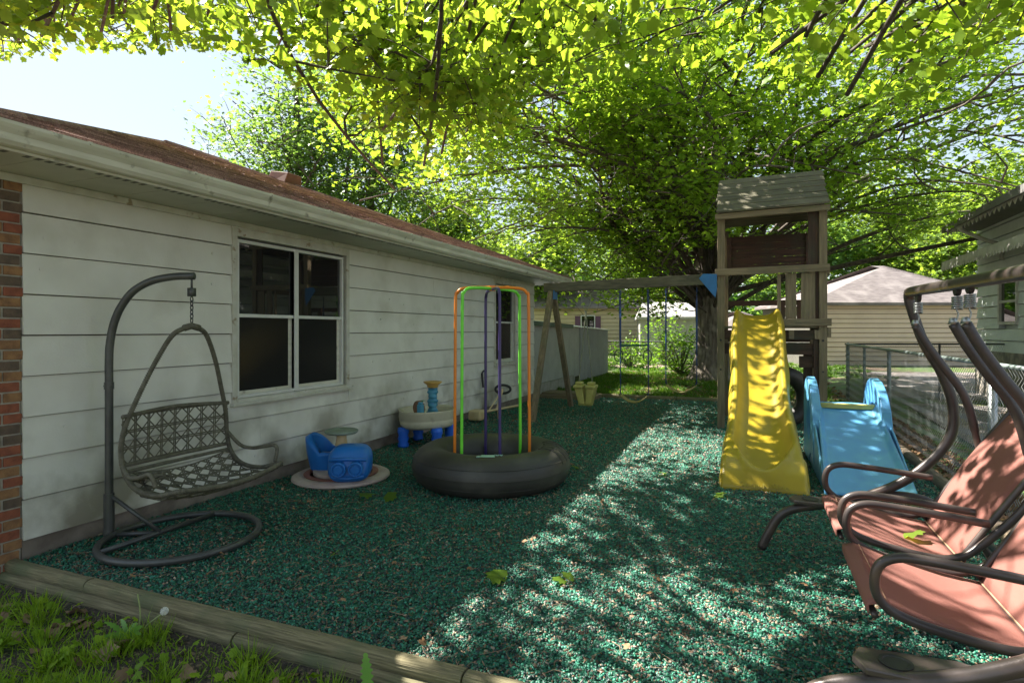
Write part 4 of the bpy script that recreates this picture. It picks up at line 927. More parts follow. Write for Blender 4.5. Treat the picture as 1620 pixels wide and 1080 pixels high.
for yy, r_, m_ in ((6.2, .036, 'steel'), (10.3, .028, 'rail'), (12.4, .024, 'rail'), (14.4, .034, 'rail')):
    b = MB(); b.tube([(FX + .045, yy, -.05), (FX + .045, yy, 1.19)], r_, 12); pp = b.build('post', M[m_], f1, smooth=True)
    b = MB(); b.lathe([(r_ + .006, 1.16), (r_ + .006, 1.2), (r_ * .6, 1.225), (0, 1.235)], (FX + .045, yy, 0), 12); b.build('cap', M[m_], pp)
f2 = thing('chain_link_fence', 'dark chain link fence crossing in front of the beige garage and drive', 'fence', (FX, 14.4, 0))
b = MB(); chainlink((FX, 14.45, 0), (7.5, 16.5, 0), .02, 1.2, .05, .0022, b); b.build('mesh', M['dwire'], f2)
b = MB(); b.tube([(FX, 14.45, 1.2), (7.5, 16.5, 1.2)], .018, 8); b.build('rail', M['dwire'], f2)
for k_ in (.33, .66, .99): b = MB(); b.tube([(FX + 5.64 * k_, 14.45 + 2.05 * k_, -.05), (FX + 5.64 * k_, 14.45 + 2.05 * k_, 1.22)], .022, 8); b.build('post', M['dwire'], f2)
f3 = thing('chain_link_fence', 'dark chain link fence across the back lawn beyond the swings', 'fence', (-4.5, 21, 0))
b = MB(); chainlink((-5.5, 21.8, 0), (1.8, 20.4, 0), 0, 1.08, .07, .003, b); b.build('mesh', M['wire'], f3)
b = MB(); b.tube([(-5.5, 21.8, 1.09), (1.8, 20.4, 1.09)], .022, 8); b.build('rail', M['dwire'], f3)
for k_ in (0, .28, .55, .8, 1): b = MB(); b.tube([(-5.5 + 7.3 * k_, 21.8 - 1.4 * k_, -.05), (-5.5 + 7.3 * k_, 21.8 - 1.4 * k_, 1.12)], .026, 8); b.build('post', M['dwire'], f3)

# ------------------------------------------------------------------ background buildings
def boxhouse(name, label, d, lat, w, dep, zw, zr, rz, wm, rm, siding=.2, over=.35, windows=(), hip=1.0):
    t_ = thing(name, label, 'building', to_world(d, lat), None, rz)
    b = MB(); b.box(-w / 2, w / 2, 0, dep, -.1, zw, 1 if siding else 0)  # with siding, the dark core shows between boards as painted lap shadow
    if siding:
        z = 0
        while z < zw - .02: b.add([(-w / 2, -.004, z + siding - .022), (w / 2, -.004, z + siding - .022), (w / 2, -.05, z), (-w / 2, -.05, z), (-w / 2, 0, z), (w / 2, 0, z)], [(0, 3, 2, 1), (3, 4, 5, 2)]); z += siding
    b.build('wall', [wm, M['lapshadow']], t_)
    r = MB(); o_ = over; ins = dep / 2 * hip
    V = [(-w / 2 - o_, -o_, zw), (w / 2 + o_, -o_, zw), (w / 2 + o_, dep + o_, zw), (-w / 2 - o_, dep + o_, zw), (-w / 2 + ins, dep / 2, zr), (w / 2 - ins, dep / 2, zr)]
    V += [(a, b2, c2 - .12) for a, b2, c2 in V[:4]]
    r.add(V, [(0, 1, 5, 4), (1, 2, 5), (2, 3, 4, 5), (3, 0, 4), (6, 7, 1, 0), (7, 8, 2, 1), (8, 9, 3, 2), (9, 6, 0, 3), (9, 8, 7, 6)]); r.build('roof', rm, t_)
    for (x, z, ww, hh, sh) in windows:
        f = MB(); f.box(x - ww / 2 - .06, x + ww / 2 + .06, -.07, -.01, z - hh / 2 - .06, z + hh / 2 + .06); wo = f.build('window', M['vinyl'], t_)
        f = MB(); f.box(x - ww / 2, x + ww / 2, -.08, -.0705, z - hh / 2, z + hh / 2); f.build('pane', M['glass'], wo)
        if sh:
            for s_ in (-1, 1): f = MB(); f.box(x + s_ * (ww / 2 + .25) - .17, x + s_ * (ww / 2 + .25) + .17, -.08, -.01, z - hh / 2, z + hh / 2); f.build('shutter', M['mauve'], t_)
    return t_
boxhouse('garage', 'beige sided garage with a low mauve hip roof beyond the fence on the right', 25, 17.1, 8.6, 5, 2.66, 4.5, R(22.2), M['garage'], M['garoof'], .2, .3, hip=1.85)
boxhouse('outbuilding', 'small building with a mauve shingle roof seen through the play tower opening', 30, 12.3, 3.4, 4, 1.5, 2.5, R(22.2), M['garage'], M['garoof'], .2, .3)
boxhouse('metal_building', 'white metal outbuilding with a ribbed roof left of the maple trunk', 31, 8.6, 3.6, 5, 2.2, 3.1, R(12), M['white'], M['white'], 0, .2, hip=.1)
boxhouse('neighbour_house', 'tan house with plum shutters beyond the low grey shed', 38, 4.0, 11, 7, 3.0, 5.0, R(18), M['house_tan'], M['garoof'], .25, .4, ((.9, 1.9, .8, 1.0, True), (4.6, 1.9, .8, 1.0, False)))
# pale blue house on the right
nh = thing('blue_grey_house', 'pale blue-grey house with scalloped eaves and a stone base at the right edge', 'house', (5.0, 11, 0))
NX = 5.0; ny0, ny1 = 9.0, 17.2
b = MB(); z = 1.03; wy0, wy1, wz0, wz1 = 14.85, 15.85, 1.62, 2.6
while z < 4.1:
    z1 = min(z + .25, 4.1); segs = [(ny0, ny1)] if not (z1 > wz0 and z < wz1) else [(ny0, wy0), (wy1, ny1)]
    for a, c_ in segs: b.add([(NX + .09, a, z), (NX - .035, a, z), (NX - .002, a, z1 - .015), (NX + .09, a, z1 - .015), (NX + .09, c_, z), (NX - .035, c_, z), (NX - .002, c_, z1 - .015), (NX + .09, c_, z1 - .015)], [(3, 2, 1, 0), (4, 5, 6, 7), (0, 1, 5, 4), (1, 2, 6, 5), (2, 3, 7, 6)])
    z += .25
b.box(NX + .1, NX + 7, ny0, ny1, -.05, 4.1); b.build('wall', M['nwall'], nh)
b = MB(); b.box(NX - .06, NX + .09, ny0, ny1, -.06, 1.03); b.build('foundation', M['stone'], nh)
b = MB(); b.box(NX - .05, NX + .05, wy0, wy0 + .07, wz0, wz1); b.box(NX - .05, NX + .05, wy1 - .07, wy1, wz0, wz1); b.box(NX - .05, NX + .05, wy0 + .07, wy1 - .07, wz1 - .07, wz1); b.box(NX - .07, NX + .05, wy0 + .07, wy1 - .07, wz0, wz0 + .06); b.box(NX - .04, NX + .04, wy0 + .07, wy1 - .07, 2.08, 2.13)
wn2 = b.build('window', M['ntrim'], nh); b = MB(); b.box(NX + .0, NX + .01, wy0 + .07, wy1 - .07, wz0 + .06, wz1 - .07); b.build('pane', M['glass'], wn2)
b = MB(); b.add([(4.4, ny0, 3.16), (4.4, 17.6, 3.16), (NX, 17.6, 3.42), (NX, ny0, 3.42)], [(0, 1, 2, 3)]); b.box(4.38, 4.42, ny0, 17.6, 3.05, 3.18)
y = ny0
while y < 17.5: b.add([(4.375, y, 3.06), (4.375, y + .16, 3.06), (4.375, y + .13, 2.98), (4.375, y + .08, 2.95), (4.375, y + .03, 2.98)], [(0, 1, 2, 3, 4)]); y += .16
b.build('lower_eave', M['ntrim'], nh, solid=.012)
b = MB(); b.add([(4.25, ny0, 3.95), (4.25, 17.0, 3.95), (8.5, 17.0, 6.1), (8.5, ny0, 6.1), (12.6, 17, 3.95), (12.6, ny0, 3.95)], [(0, 1, 2, 3), (3, 2, 4, 5), (1, 4, 2)]); b.box(4.22, 4.27, ny0, 17.0, 3.82, 3.96); b.box(4.27, NX, ny0, 17.0, 3.84, 3.87); b.build('roof', mat('grey_roof', (.2, .19, .18), None, 4, .9), nh)
b = MB(); y = ny0
while y < 16.9: b.add([(4.3, y, 3.84), (4.3, y + .24, 3.84), (4.3, y + .12, 3.72)], [(0, 1, 2)]); y += .24
b.build('valance', M['ntrim'], nh, solid=.012)
b = MB(); b.tube(spline([(4.3, 15.9, 3.85), (4.33, 15.9, 3.72), (4.7, 15.7, 3.45), (4.93, 15.6, 3.3), (4.95, 15.6, 3.0)], 5), .045, 8); b.build('downspout', M['ntrim'], nh, smooth=True)
tb_ = thing('garden_table', 'white metal garden table behind the dark fence on the drive', 'table', (6.0, 17.6, 0))
b = MB(); b.lathe([(0, .98), (.62, .98), (.62, 1.02), (0, 1.02)], (5.7, 17.2, 0), 24); b.build('tabletop', M['white'], tb_)
for a in (0, 90, 180, 270):
    b = MB(); b.tube(spline([(5.7, 17.2, .9), (5.7 + .2 * math.cos(R(a)), 17.2 + .2 * math.sin(R(a)), .6), (5.7 + .12 * math.cos(R(a)), 17.2 + .12 * math.sin(R(a)), .4), (5.7 + .45 * math.cos(R(a)), 17.2 + .45 * math.sin(R(a)), 0)], 5), .02, 6); b.build('leg', M['white'], tb_)

# ------------------------------------------------------------------ trees
def maple_leaf(detail):
    if detail: o_ = [(0, -.42), (.16, -.40), (.36, -.36), (.35, -.20), (.53, .0), (.40, .08), (.40, .26), (.20, .24), (0, .58), (-.20, .24), (-.40, .26), (-.40, .08), (-.53, .0), (-.35, -.20), (-.36, -.36), (-.16, -.40)]
    else: o_ = [(0, -.45), (.42, -.30), (.26, -.02), (.42, .22), (.12, .14), (0, .55), (-.12, .14), (-.42, .22), (-.26, -.02), (-.42, -.30)]
    if not detail: o_ = [(0, -.42), (.40, -.26), (.46, .10), (.14, .12), (0, .55), (-.14, .12), (-.46, .10), (-.40, -.26)]
    V = [(0, -.05, 0)] + [(x, y, -.42 * x * x - .22 * max(0, y) ** 2 + .10 * abs(x) + .03 * math.sin(9 * x + 5 * y)) for x, y in o_]
    n = len(o_); return V, [(0, i + 1, (i + 1) % n + 1) for i in range(n)]
def wander(p0, p1, n, jit, sag=0, rs=random):
    p0 = Vector(p0); p1 = Vector(p1); L_ = (p1 - p0).length; out = []
    off = Vector((rs.gauss(0, 1), rs.gauss(0, 1), rs.gauss(0, .6))) * jit * L_
    off2 = Vector((rs.gauss(0, 1), rs.gauss(0, 1), rs.gauss(0, .6))) * jit * L_ * .5
    for i in range(n + 1):
        t = i / n; out.append(p0.lerp(p1, t) + off * math.sin(math.pi * t) + off2 * math.sin(2 * math.pi * t) + Vector((0, 0, sag * L_ * math.sin(math.pi * t))))
    return out
def leaves_at(C, n, spread, size, cols, rs, name, parent, mat_, detail=False, droop=.35, keep=None, up=1.0):
    """C: (m,3) twig tips; n leaves per tip"""
    m = len(C); idx = np.repeat(np.arange(m), n); k = len(idx)
    cnt = rs.uniform(.4, 1.0, m)[idx]; sel = rs.random(k) < cnt; idx = idx[sel]; k = len(idx)
    pos = C[idx] + rs.normal(0, 1, (k, 3)) * np.array(spread)
    if keep is not None: q = keep(pos); pos = pos[q]; idx = idx[q]; k = len(idx)
    nr = np.stack([rs.normal(0, .55, k), rs.normal(0, .55, k), np.full(k, up)], 1)
    yaw = rs.uniform(0, 6.283, k); rot = rot_from(nr, yaw)
    # droop: tips hang
    sc = size * rs.uniform(.55, 1.2, k); sc = np.stack([sc * rs.uniform(.8, 1.1, k), sc, sc * rs.uniform(.3, 3.2, k)], 1)
    ct = rs.random(m)[idx][:, None]; cl = rs.random(k)[:, None]
    mixv = np.clip(.55 * ct + .45 * cl, 0, 1)
    c0, c1 = np.array(cols[0]), np.array(cols[1]); cc = c0 * (1 - mixv) + c1 * mixv; cc *= rs.uniform(.8, 1.2, (k, 1))
    V, F = maple_leaf(detail)
    return scatter(name, V, F, pos, rot, sc, cc, mat_, parent)
def big_tree(name, label, base, trunk_pts, trunk_r, targets, forks, seed, nsec, ntw, nleaf, sec_len, tw_len, leaf_size, cols, keep=None, flat=.45, bark='bark', detail=False, group=None, spread=(.3, .3, .14), limb_r=.13, limb_mat='bark2', up=1.0):
    rs = random.Random(seed); nr = np.random.default_rng(seed)
    t_ = thing(name, label, 'tree', base, group)
    b = MB(); P_ = spline(trunk_pts, 6); n = 28 if trunk_r > .3 else 10; V = []; F = []
    ph = [rs.uniform(0, 6.28) for _ in range(8)]
    for i, p in enumerate(P_):
        f = i / (len(P_) - 1); r = trunk_r * (1 - .45 * f) + trunk_r * .45 * math.exp(-max(0, p.z - base[2]) / .28)
        for k_ in range(n):
            a = 2 * math.pi * k_ / n
            rr = r * (1 + .07 * math.sin(5 * a + ph[0] + p.z * .4) + .05 * math.sin(9 * a + ph[1] - p.z * .7) + .035 * math.sin(13 * a + ph[2] + p.z) + .10 * math.exp(-max(0, p.z) / .25) * math.sin(4 * a + ph[3]) + (.05 if k_ % 2 else -.03) * (1 if trunk_r > .3 else 0))
            V.append((p.x + rr * math.cos(a), p.y + rr * math.sin(a), p.z))
    for i in range(len(P_) - 1):
        for k_ in range(n): F.append((i * n + k_, i * n + (k_ + 1) % n, (i + 1) * n + (k_ + 1) % n, (i + 1) * n + k_))
    b.add(V, F); trunk = b.build('trunk', M[bark], t_, smooth=True)
    lb = MB(); tips = []; 
    for ti, tg in enumerate(targets):
        fk = forks[ti % len(forks)]; f0 = P_[min(len(P_) - 1, int(fk * (len(P_) - 1)))]
        L_ = (Vector(tg) - f0).length; n_ = max(6, int(L_ / .7)); pth = wander(f0, tg, n_, .05 if detail else .08, .15 if trunk_r > .4 else .08, rs)
        r0 = limb_r * (.7 + .5 * rs.random()) * min(1.3, L_ / 7); lb.tube(pth, [max(.018, r0 * (1 - i / n_) ** .8) for i in range(n_ + 1)], 7)
        for s_ in range(nsec):
            q = .25 + .75 * (s_ + rs.random()) / nsec; i = min(n_, int(q * n_)); p0 = pth[i]; d0 = (pth[min(i + 1, n_)] - pth[max(i - 1, 0)]).normalized()
            side = Vector((rs.gauss(0, 1), rs.gauss(0, 1), rs.gauss(0, flat) + .15)).normalized(); d = (d0 * .6 + side).normalized(); sl2 = sec_len * rs.uniform(.55, 1.15)
            p1 = p0 + d * sl2; sec = wander(p0, p1, 5, .10, .04, rs)
            vis = keep is None or bool(keep(np.array([p1]))[0])
            if not vis and rs.random() < .97: continue
            lb.tube(sec, [max(.009, .035 * (1 - i2 / 5.5)) * (limb_r / .13) ** .5 for i2 in range(6)], 5)
            for w in range(ntw):
                q2 = .3 + .7 * (w + rs.random()) / ntw; pp = sec[min(5, int(q2 * 5 + .5))]
                e = pp + Vector((rs.gauss(0, 1), rs.gauss(0, 1), rs.gauss(0, flat))).normalized() * tw_len * rs.uniform(.5, 1.2) + d * .2
                if keep is not None and not bool(keep(np.array([e]))[0]): continue
                lb.tube([pp, pp.lerp(e, .5) + Vector((0, 0, .05 * tw_len)), e], [.009, .007, .003], 4, cap=False)
                tips.append(e); tips.append(pp.lerp(e, .55))
    lb.build('limbs', M[limb_mat], trunk, smooth=True)
    C = np.array([tuple(p) for p in tips]); 
    leaves_at(C, nleaf, spread, leaf_size, cols, nr, 'crown', t_, M['leaf'], detail, keep=keep, up=up)
    print(name, 'tips', len(tips), 'leaves~', len(tips) * nleaf * .7)
    return t_
# 1. the big maple behind the play set
rs = random.Random(21); bx_, by_ = -1.12, 18.6
tg = []
for i in range(52):
    a = i * 2.399963; h = (i + .5) / 52; rad = math.sqrt(max(.1, 1 - (h - .32) ** 2 / .62)) ; rr = rad * (8.9 + rs.uniform(-1.2, .8)) * (.55 + .45 * rs.random() ** .5)
    tg.append((bx_ + .9 + rr * math.cos(a) * 1.12, by_ - .6 + rr * math.sin(a), 3.7 + 8.4 * h + rs.uniform(-.5, .5)))
tg += [(-5.5, 13.5, 3.9), (-3.2, 12.5, 3.7), (-1.5, 11.9, 4.2), (1.8, 12.2, 4.3), (4.0, 13.2, 3.8), (6.5, 15.2, 3.7), (8.8, 17.5, 4.4), (9.5, 14.5, 5.6), (6.2, 11.6, 5.6), (-6.5, 16.5, 3.6), (-4, 16, 3.0), (-2.4, 15, 3.1), (3.6, 10.8, 6.2), (.2, 10.6, 6.6), (-3.2, 10.8, 6.6), (-4, 15, 2.4), (-2.6, 15.5, 2.2), (-5.3, 16, 2.5), (-3.2, 17, 2.2), (-1.9, 14.6, 2.4), (-5, 11, 5.6), (-6.5, 12.6, 6.6), (-6.4, 10.4, 6.0), (-5.8, 11.2, 6.3), (-6.8, 11.6, 6.8), (-5.4, 9.8, 5.8), (-3.4, 10.6, 6.2), (-4.0, 10.4, 6.1), (-3.8, 9.9, 5.7), (-4.2, 9.2, 6.2), (-4.4, 10, 6.5), (-3.6, 8.8, 5.9), (-4.9, 10.6, 6.2), (-2.7, 9.8, 6.6), (-3.0, 10.4, 7.2), (-2.4, 10.3, 7.0), (-1.2, 10.2, 6.2), (-3.4, 9.6, 7.4), (-7.6, 14.5, 7.6), (-8.5, 16.5, 6), (-4.6, 13, 8), (-2.5, 13.5, 3.8), (5.5, 13.4, 4.4), (3, 14.5, 3.9)]  # includes forward boughs added to shade the slide, tower roof and mulch
tg += [tuple(to_world(d, d * q))[:2] + (1.5 + d * el,) for d, q, el in ((15, -.26, .22), (14.5, -.2, .36), (16, -.3, .40), (15, -.14, .26), (14, -.1, .14), (15, -.05, .34), (14, .02, .16), (14.5, -.22, .12), (13.5, -.12, .44), (16, -.2, .48), (14, .0, .5))]
def keep_main(p):
    low = np.where((p[:, 0] < -.4) & (p[:, 1] > 13.2), 1.85, np.where(p[:, 0] > 1.5, 3.6, 2.6))
    # keep clear of the tower's roof and the house roof
    tower = (p[:, 0] > -1.0) & (p[:, 0] < 1.5) & (p[:, 1] < 11.8) & (p[:, 2] < 4.5)
    hs = (p[:, 0] < -3.3) & (p[:, 1] < 13.0) & (p[:, 2] < 3.6)
    hs = hs | ((p[:, 0] > -1.75) & (p[:, 0] < -.2) & (p[:, 1] < 18.4) & (p[:, 1] > 12.5) & (p[:, 2] < 3.9 - .1 * (18.6 - p[:, 1])))
    gx, gy = p[:, 0] + .847 * p[:, 2], p[:, 1] - .153 * p[:, 2]  # crown thinned along sun columns so light flecks reach the ground
    cl = np.sin(gx * 1.7 + 1.3 * np.sin(gy * 1.1)) + np.sin(gy * 1.9 + 1.5 * np.sin(gx * 1.3 + 1.)) + .5 * np.sin(gx * 3.9 - gy * 3.1)
    return (p[:, 2] > low) & ~tower & ~hs & (cl < np.where((gx < 1.5) & (gy > 13), .7, 1.05))
big_tree('maple_tree', 'huge spreading maple with a furrowed trunk standing behind the swing beam and play tower', (bx_, by_, 0),
         [(bx_, by_, -.1), (bx_ + .0, by_, .4), (bx_ + .04, by_, 1.2), (bx_ - .02, by_, 2.2), (bx_ - .05, by_ + .05, 3.2), (bx_ - .2, by_ + .1, 4.4), (bx_ - .1, by_, 6.0), (bx_ + .2, by_, 8.5)], .50, tg, (.40, .44, .48, .54, .62, .72, .85), 5,
         8, 6, 20, 2.3, 1.0, .15, ((.10, .21, .028), (.24, .37, .05)), keep=keep_main, limb_r=.062, limb_mat='limb', spread=(.34, .34, .16))
# 2. nearer maple whose boughs hang in from above; trunk stands behind the camera
def keep_near(p):
    d = -.378 * p[:, 0] + .926 * p[:, 1]; lat = .926 * p[:, 0] + .378 * p[:, 1]; dd = np.maximum(d, .3)
    az = lat / dd; el = (p[:, 2] - 1.5) / dd
    # boughs skirt the sky gap over the roof: lower edge of the canopy as a function of bearing
    lo = np.interp(az, [-1.2, -.87, -.70, -.50, -.40, -.28, -.18, -.06, .08, .25, .40, .52, .62, .74, .80, .95], [.44, .455, .47, .475, .44, .33, .19, .24, .40, .44, .42, .36, .36, .40, .48, .54])
    near = (dd < 3.6) & (p[:, 1] > 0)
    hs = (p[:, 0] < -3.0) & (p[:, 2] < 3.1 + .376 * np.clip(-3.7 - p[:, 0], 0, 4.8))
    gx, gy = p[:, 0] + .847 * p[:, 2], p[:, 1] - .153 * p[:, 2]      # clumps and gaps cut along the sun's rays to shape the ground dapple
    cl = np.sin(gx * 3.1 + 1.3 * np.sin(gy * 1.9 + .5)) + np.sin(gy * 2.7 + 1.5 * np.sin(gx * 2.3 + 2.)) + .6 * np.sin(gx * 6.1 - gy * 4.7 + 1.) 
    thin = (gx > -1.8) & (gx < 3) & (gy > 1.0) & (gy < 8.6) & (cl < .5) & ((el > .58) | (dd < 3)) & ~((gy > 6.2) & (gx > .5))
    thin = thin | ((gx > 3.0) & (gx < 5.4) & (gy > 3.0) & (gy < 6.8) & (p[:, 2] > 4.35)) | ((gx > -2.4) & (gx < -.1) & (gy > 5.2) & (gy < 8.6) & (p[:, 2] > 5.5))  # foliage removed up-sun so the hanging clusters below catch light
    near = near | thin
    return (((d > .3) & (el > lo) & ~near) | ((d <= .3) & (p[:, 2] > 3.6))) & ~hs & (p[:, 2] > 3.0)
rs = random.Random(5); nb_ = (4.6, -2.6, -.15); tg = []
tg += [tuple(to_world(d, d * q)) [:2] + (1.5 + d * el,) for d, q, el in (
    (7.6, -.86, .53), (7.0, -.80, .50), (7.8, -.72, .55), (6.8, -.66, .54), (8.2, -.60, .55), (7.2, -.52, .53), (8.4, -.46, .56), (7.6, -.40, .52), (6.2, -.74, .56), (6.4, -.55, .57),
    (7.2, -.90, .50), (6.6, -.84, .49), (7.6, -.82, .52), (6.9, -.76, .51), (7.3, -.68, .52), (6.4, -.62, .52), (7.0, -.88, .53), (6.2, -.8, .5), (7.6, -.78, .49), (7.0, -.70, .50), (6.2, -.88, .54), (7.8, -.64, .50), (6.9, -.58, .51), (8.2, -.52, .51), (7.4, -.46, .52), (8.6, -.40, .48), (7.2, -.95, .56), (6.0, -.68, .53),
    (7.8, -.28, .38), (8.2, -.22, .28), (8.8, -.20, .24), (8.4, -.16, .36), (8.0, -.12, .30), (9.4, -.26, .48), (7.2, -.3, .5), (6.6, -.2, .54), (6.4, -.08, .54), (4.9, .42, .54), (4.4, .5, .5), (5.0, .56, .56), (4.4, .64, .52), (5.4, .7, .56),
    (7.4, -.34, .45), (8.2, -.30, .54), (8.6, -.24, .42), (7.6, -.22, .34), (8.4, -.18, .50), (7.8, -.15, .28), (9.0, -.12, .40), (7.2, -.10, .50), (8.6, -.08, .33), (7.8, -.04, .44), (8.8, -.02, .52), (7.4, .04, .50), (6.6, .14, .52), (7.0, .24, .52),
    (5.2, .38, .50), (4.6, .44, .47), (5.4, .48, .50), (4.5, .52, .43), (5.6, .56, .46), (4.8, .60, .48), (4.3, .57, .40), (5.2, .66, .44), (4.6, .72, .50), (5.8, .76, .52), (6.5, .5, .52), (5.0, .84, .58))]
tg += [(-3.9, 6.2, 5.2), (-5.2, 7.2, 5.3), (-5.8, 4.2, 5.8), (-7.0, 6.0, 6.2), (-4.6, 8.6, 5.3), (-3.0, 7.6, 4.8), (-2.4, 5.4, 5.0), (-3.4, 8.2, 5.6), (-4.0, 7.4, 6.2), (-2.6, 7.0, 5.4), (.8, 5.9, 4.1), (1.6, 5.4, 3.9), (2.4, 6.2, 4.6), (-.4, 4.0, 4.6),
       (-3.8, 8.4, 5.9), (-3.5, 7.6, 5.6), (-2.0, 3.0, 5.2), (-3.6, 2.0, 5.4), (-5, 2.4, 6.2), (-4.6, 3.4, 5.4), (-3.2, 4.4, 6.0), (2.0, 8.4, 6.8), (3.5, 4.0, 6.2)]
big_tree('maple_tree', 'nearer maple whose large bright leaves hang into the top of the photo', nb_,
         [(4.6, -2.6, -.2), (4.5, -2.6, 1.0), (4.4, -2.5, 2.4), (4.1, -2.2, 4.0), (3.7, -1.8, 5.6), (3.2, -1.4, 7.2)], .30, tg, (.55, .62, .7, .8, .9), 8,
         10, 6, 21, 1.4, .65, .12, ((.115, .22, .03), (.26, .37, .06)), keep=keep_near, detail=True, up=.6, limb_r=.038, spread=(.20, .20, .13))
# 3. feathery trees over the roof on the left
def bg_tree(d, lat, h, r, seed, label, cols, n=26, nleaf=9, leaf=.2, z0=.25, trunk=.16, tall=1.0, name='tree', spread=(.35, .35, .25), nsec=6):
    rs = random.Random(seed); p = to_world(d, lat); tg = []
    for i in range(n):
        a = i * 2.4 + seed; q = (i + .5) / n; rad = r * (math.sin(math.pi * min(1, .18 + q * .82)) ** .7) * rs.uniform(.65, 1.05)
        tg.append((p.x + rad * math.cos(a), p.y + rad * math.sin(a), h * (z0 + (1 - z0) * q ** .9)))
    P_ = [(p.x, p.y, -.1), (p.x + .1, p.y, h * .2), (p.x - .15, p.y, h * .45), (p.x + .1, p.y, h * .7), (p.x, p.y, h * .93)]
    return big_tree(name, label, (p.x, p.y, 0), P_, trunk, tg, (.3, .4, .5, .6, .7, .8, .9), seed, nsec, 4, nleaf, r * .38, r * .22, leaf, cols, bark='bark2', group='background trees', spread=spread, limb_r=.07)
cool = ((.07, .15, .05), (.15, .26, .08)); warm = ((.09, .17, .035), (.18, .28, .06)); dark = ((.022, .07, .014), (.05, .12, .02))
bg_tree(21, -7.7, 10.9, 3.2, 31, 'feathery blue-green tree rising over the house roof on the left', cool, 36, 11, .17)
bg_tree(23, -5.4, 13, 3.6, 32, 'taller blue-green tree behind the roof right of the roof vent', cool, 36, 12, .18)
bg_tree(26, -14.2, 8.6, 2.3, 33, 'sparse wispy treetop showing above the roof at far left', cool, 20, 7, .16, nsec=5)
bg_tree(27, -3.0, 8.5, 3.6, 34, 'rounded tree showing past the far end of the roof', warm, 24, 9, .24)
bg_tree(40, 2.0, 9.0, 4.5, 35, 'leafy tree behind the tan house', warm, 24, 11, .34)
bg_tree(42, 9.5, 10.0, 5.0, 36, 'tree behind the white metal outbuilding', cool, 24, 11, .36)
bg_tree(38, 18.2, 9.5, 4.6, 37, 'airy tree behind the left half of the garage roof', cool, 24, 11, .34)
bg_tree(40, 24.5, 11.0, 5.2, 38, 'tree behind the right half of the garage roof', warm, 24, 12, .36)
bg_tree(34, 27.5, 11.0, 4.6, 39, 'dark bushy conifer-like tree behind the blue-grey house eaves', warm, 24, 12, .3)
bg_tree(50, -5.0, 10.0, 6.0, 40, 'distant tree seen under the maple beyond the shed', dark, 24, 12, .42)
bg_tree(46, 34.0, 12.0, 6.0, 41, 'tall tree beyond the blue-grey house roof', warm, 24, 12, .4)
bg_tree(55, 16.0, 12.0, 6.5, 42, 'distant tree between the maple trunk and the garage', dark, 24, 12, .45)
def hedge(name, label, c, r, n, cols, leaf=.1, seed=1, flat=.8, cat='bush'):
    nr = np.random.default_rng(seed); t_ = thing(name, label, cat, (c[0], c[1], 0)); tips = nr.normal(0, 1, (n, 3)); tips /= np.linalg.norm(tips, axis=1, keepdims=True) + 1e-6; tips *= nr.random((n, 1)) ** .4
    tips = tips * np.array(r); tips[:, 2] = np.abs(tips[:, 2]) ; C = tips + np.array([c[0], c[1], .12])
    b = MB()
    for p in C[::3]: b.tube([(c[0], c[1], 0), ((c[0] + p[0]) / 2, (c[1] + p[1]) / 2, p[2] * .6), tuple(p)], [.02, .012, .004], 4, cap=False)
    b.build('stems', M['bark2'], t_); leaves_at(C, 14, (.14, .14, .12), leaf, cols, nr, 'foliage', t_, M['leaf']); return t_
hedge('bush', 'bright green bush at the fence left of the maple trunk', (-2.2, 20.2), (1.1, .7, 1.5), 110, ((.07, .17, .02), (.15, .28, .03)), .11, 1)
hedge('bush', 'low bright shrub behind the fence next to the grey shed', (-4.4, 23.0), (1.0, .7, 1.2), 90, ((.07, .17, .02), (.15, .28, .03)), .11, 2)
hedge('bush', 'tall loose shrub in front of the tan house', (-3.4, 25.5), (1.3, .9, 2.3), 110, ((.07, .15, .02), (.12, .24, .03)), .13, 3)
# a far-off wood that closes the view
def wood(label, R0, a0, a1, h, n, seed):
    nr = np.random.default_rng(seed); a = nr.uniform(R(a0), R(a1), n); rr = R0 + nr.uniform(-6, 6, n); tips = np.stack([rr * np.sin(a), rr * np.cos(a), h * nr.random(n) ** .9 * (.8 + .2 * np.sin(a * 40))], 1)
    idx = np.repeat(np.arange(n), 9); k = len(idx); pos = tips[idx] + nr.normal(0, 1, (k, 3)) * np.array([1.2, 1.2, .7]); nrm = nr.normal(0, 1, (k, 3)) + np.array([0, 0, .6])
    V, F = maple_leaf(False); c = np.array((.03, .09, .018)) + nr.random((k, 1)) * np.array((.05, .09, .015))
    o = scatter('distant_woodland', V, F, pos, rot_from(nrm, nr.uniform(0, 6.28, k)), nr.uniform(.8, 1.3, k), c, M['leaf']); return tag(o, label, 'woodland', kind='stuff')
wood('far belt of trees closing the horizon behind the houses', 75, -75, 75, 9, 2600, 3)

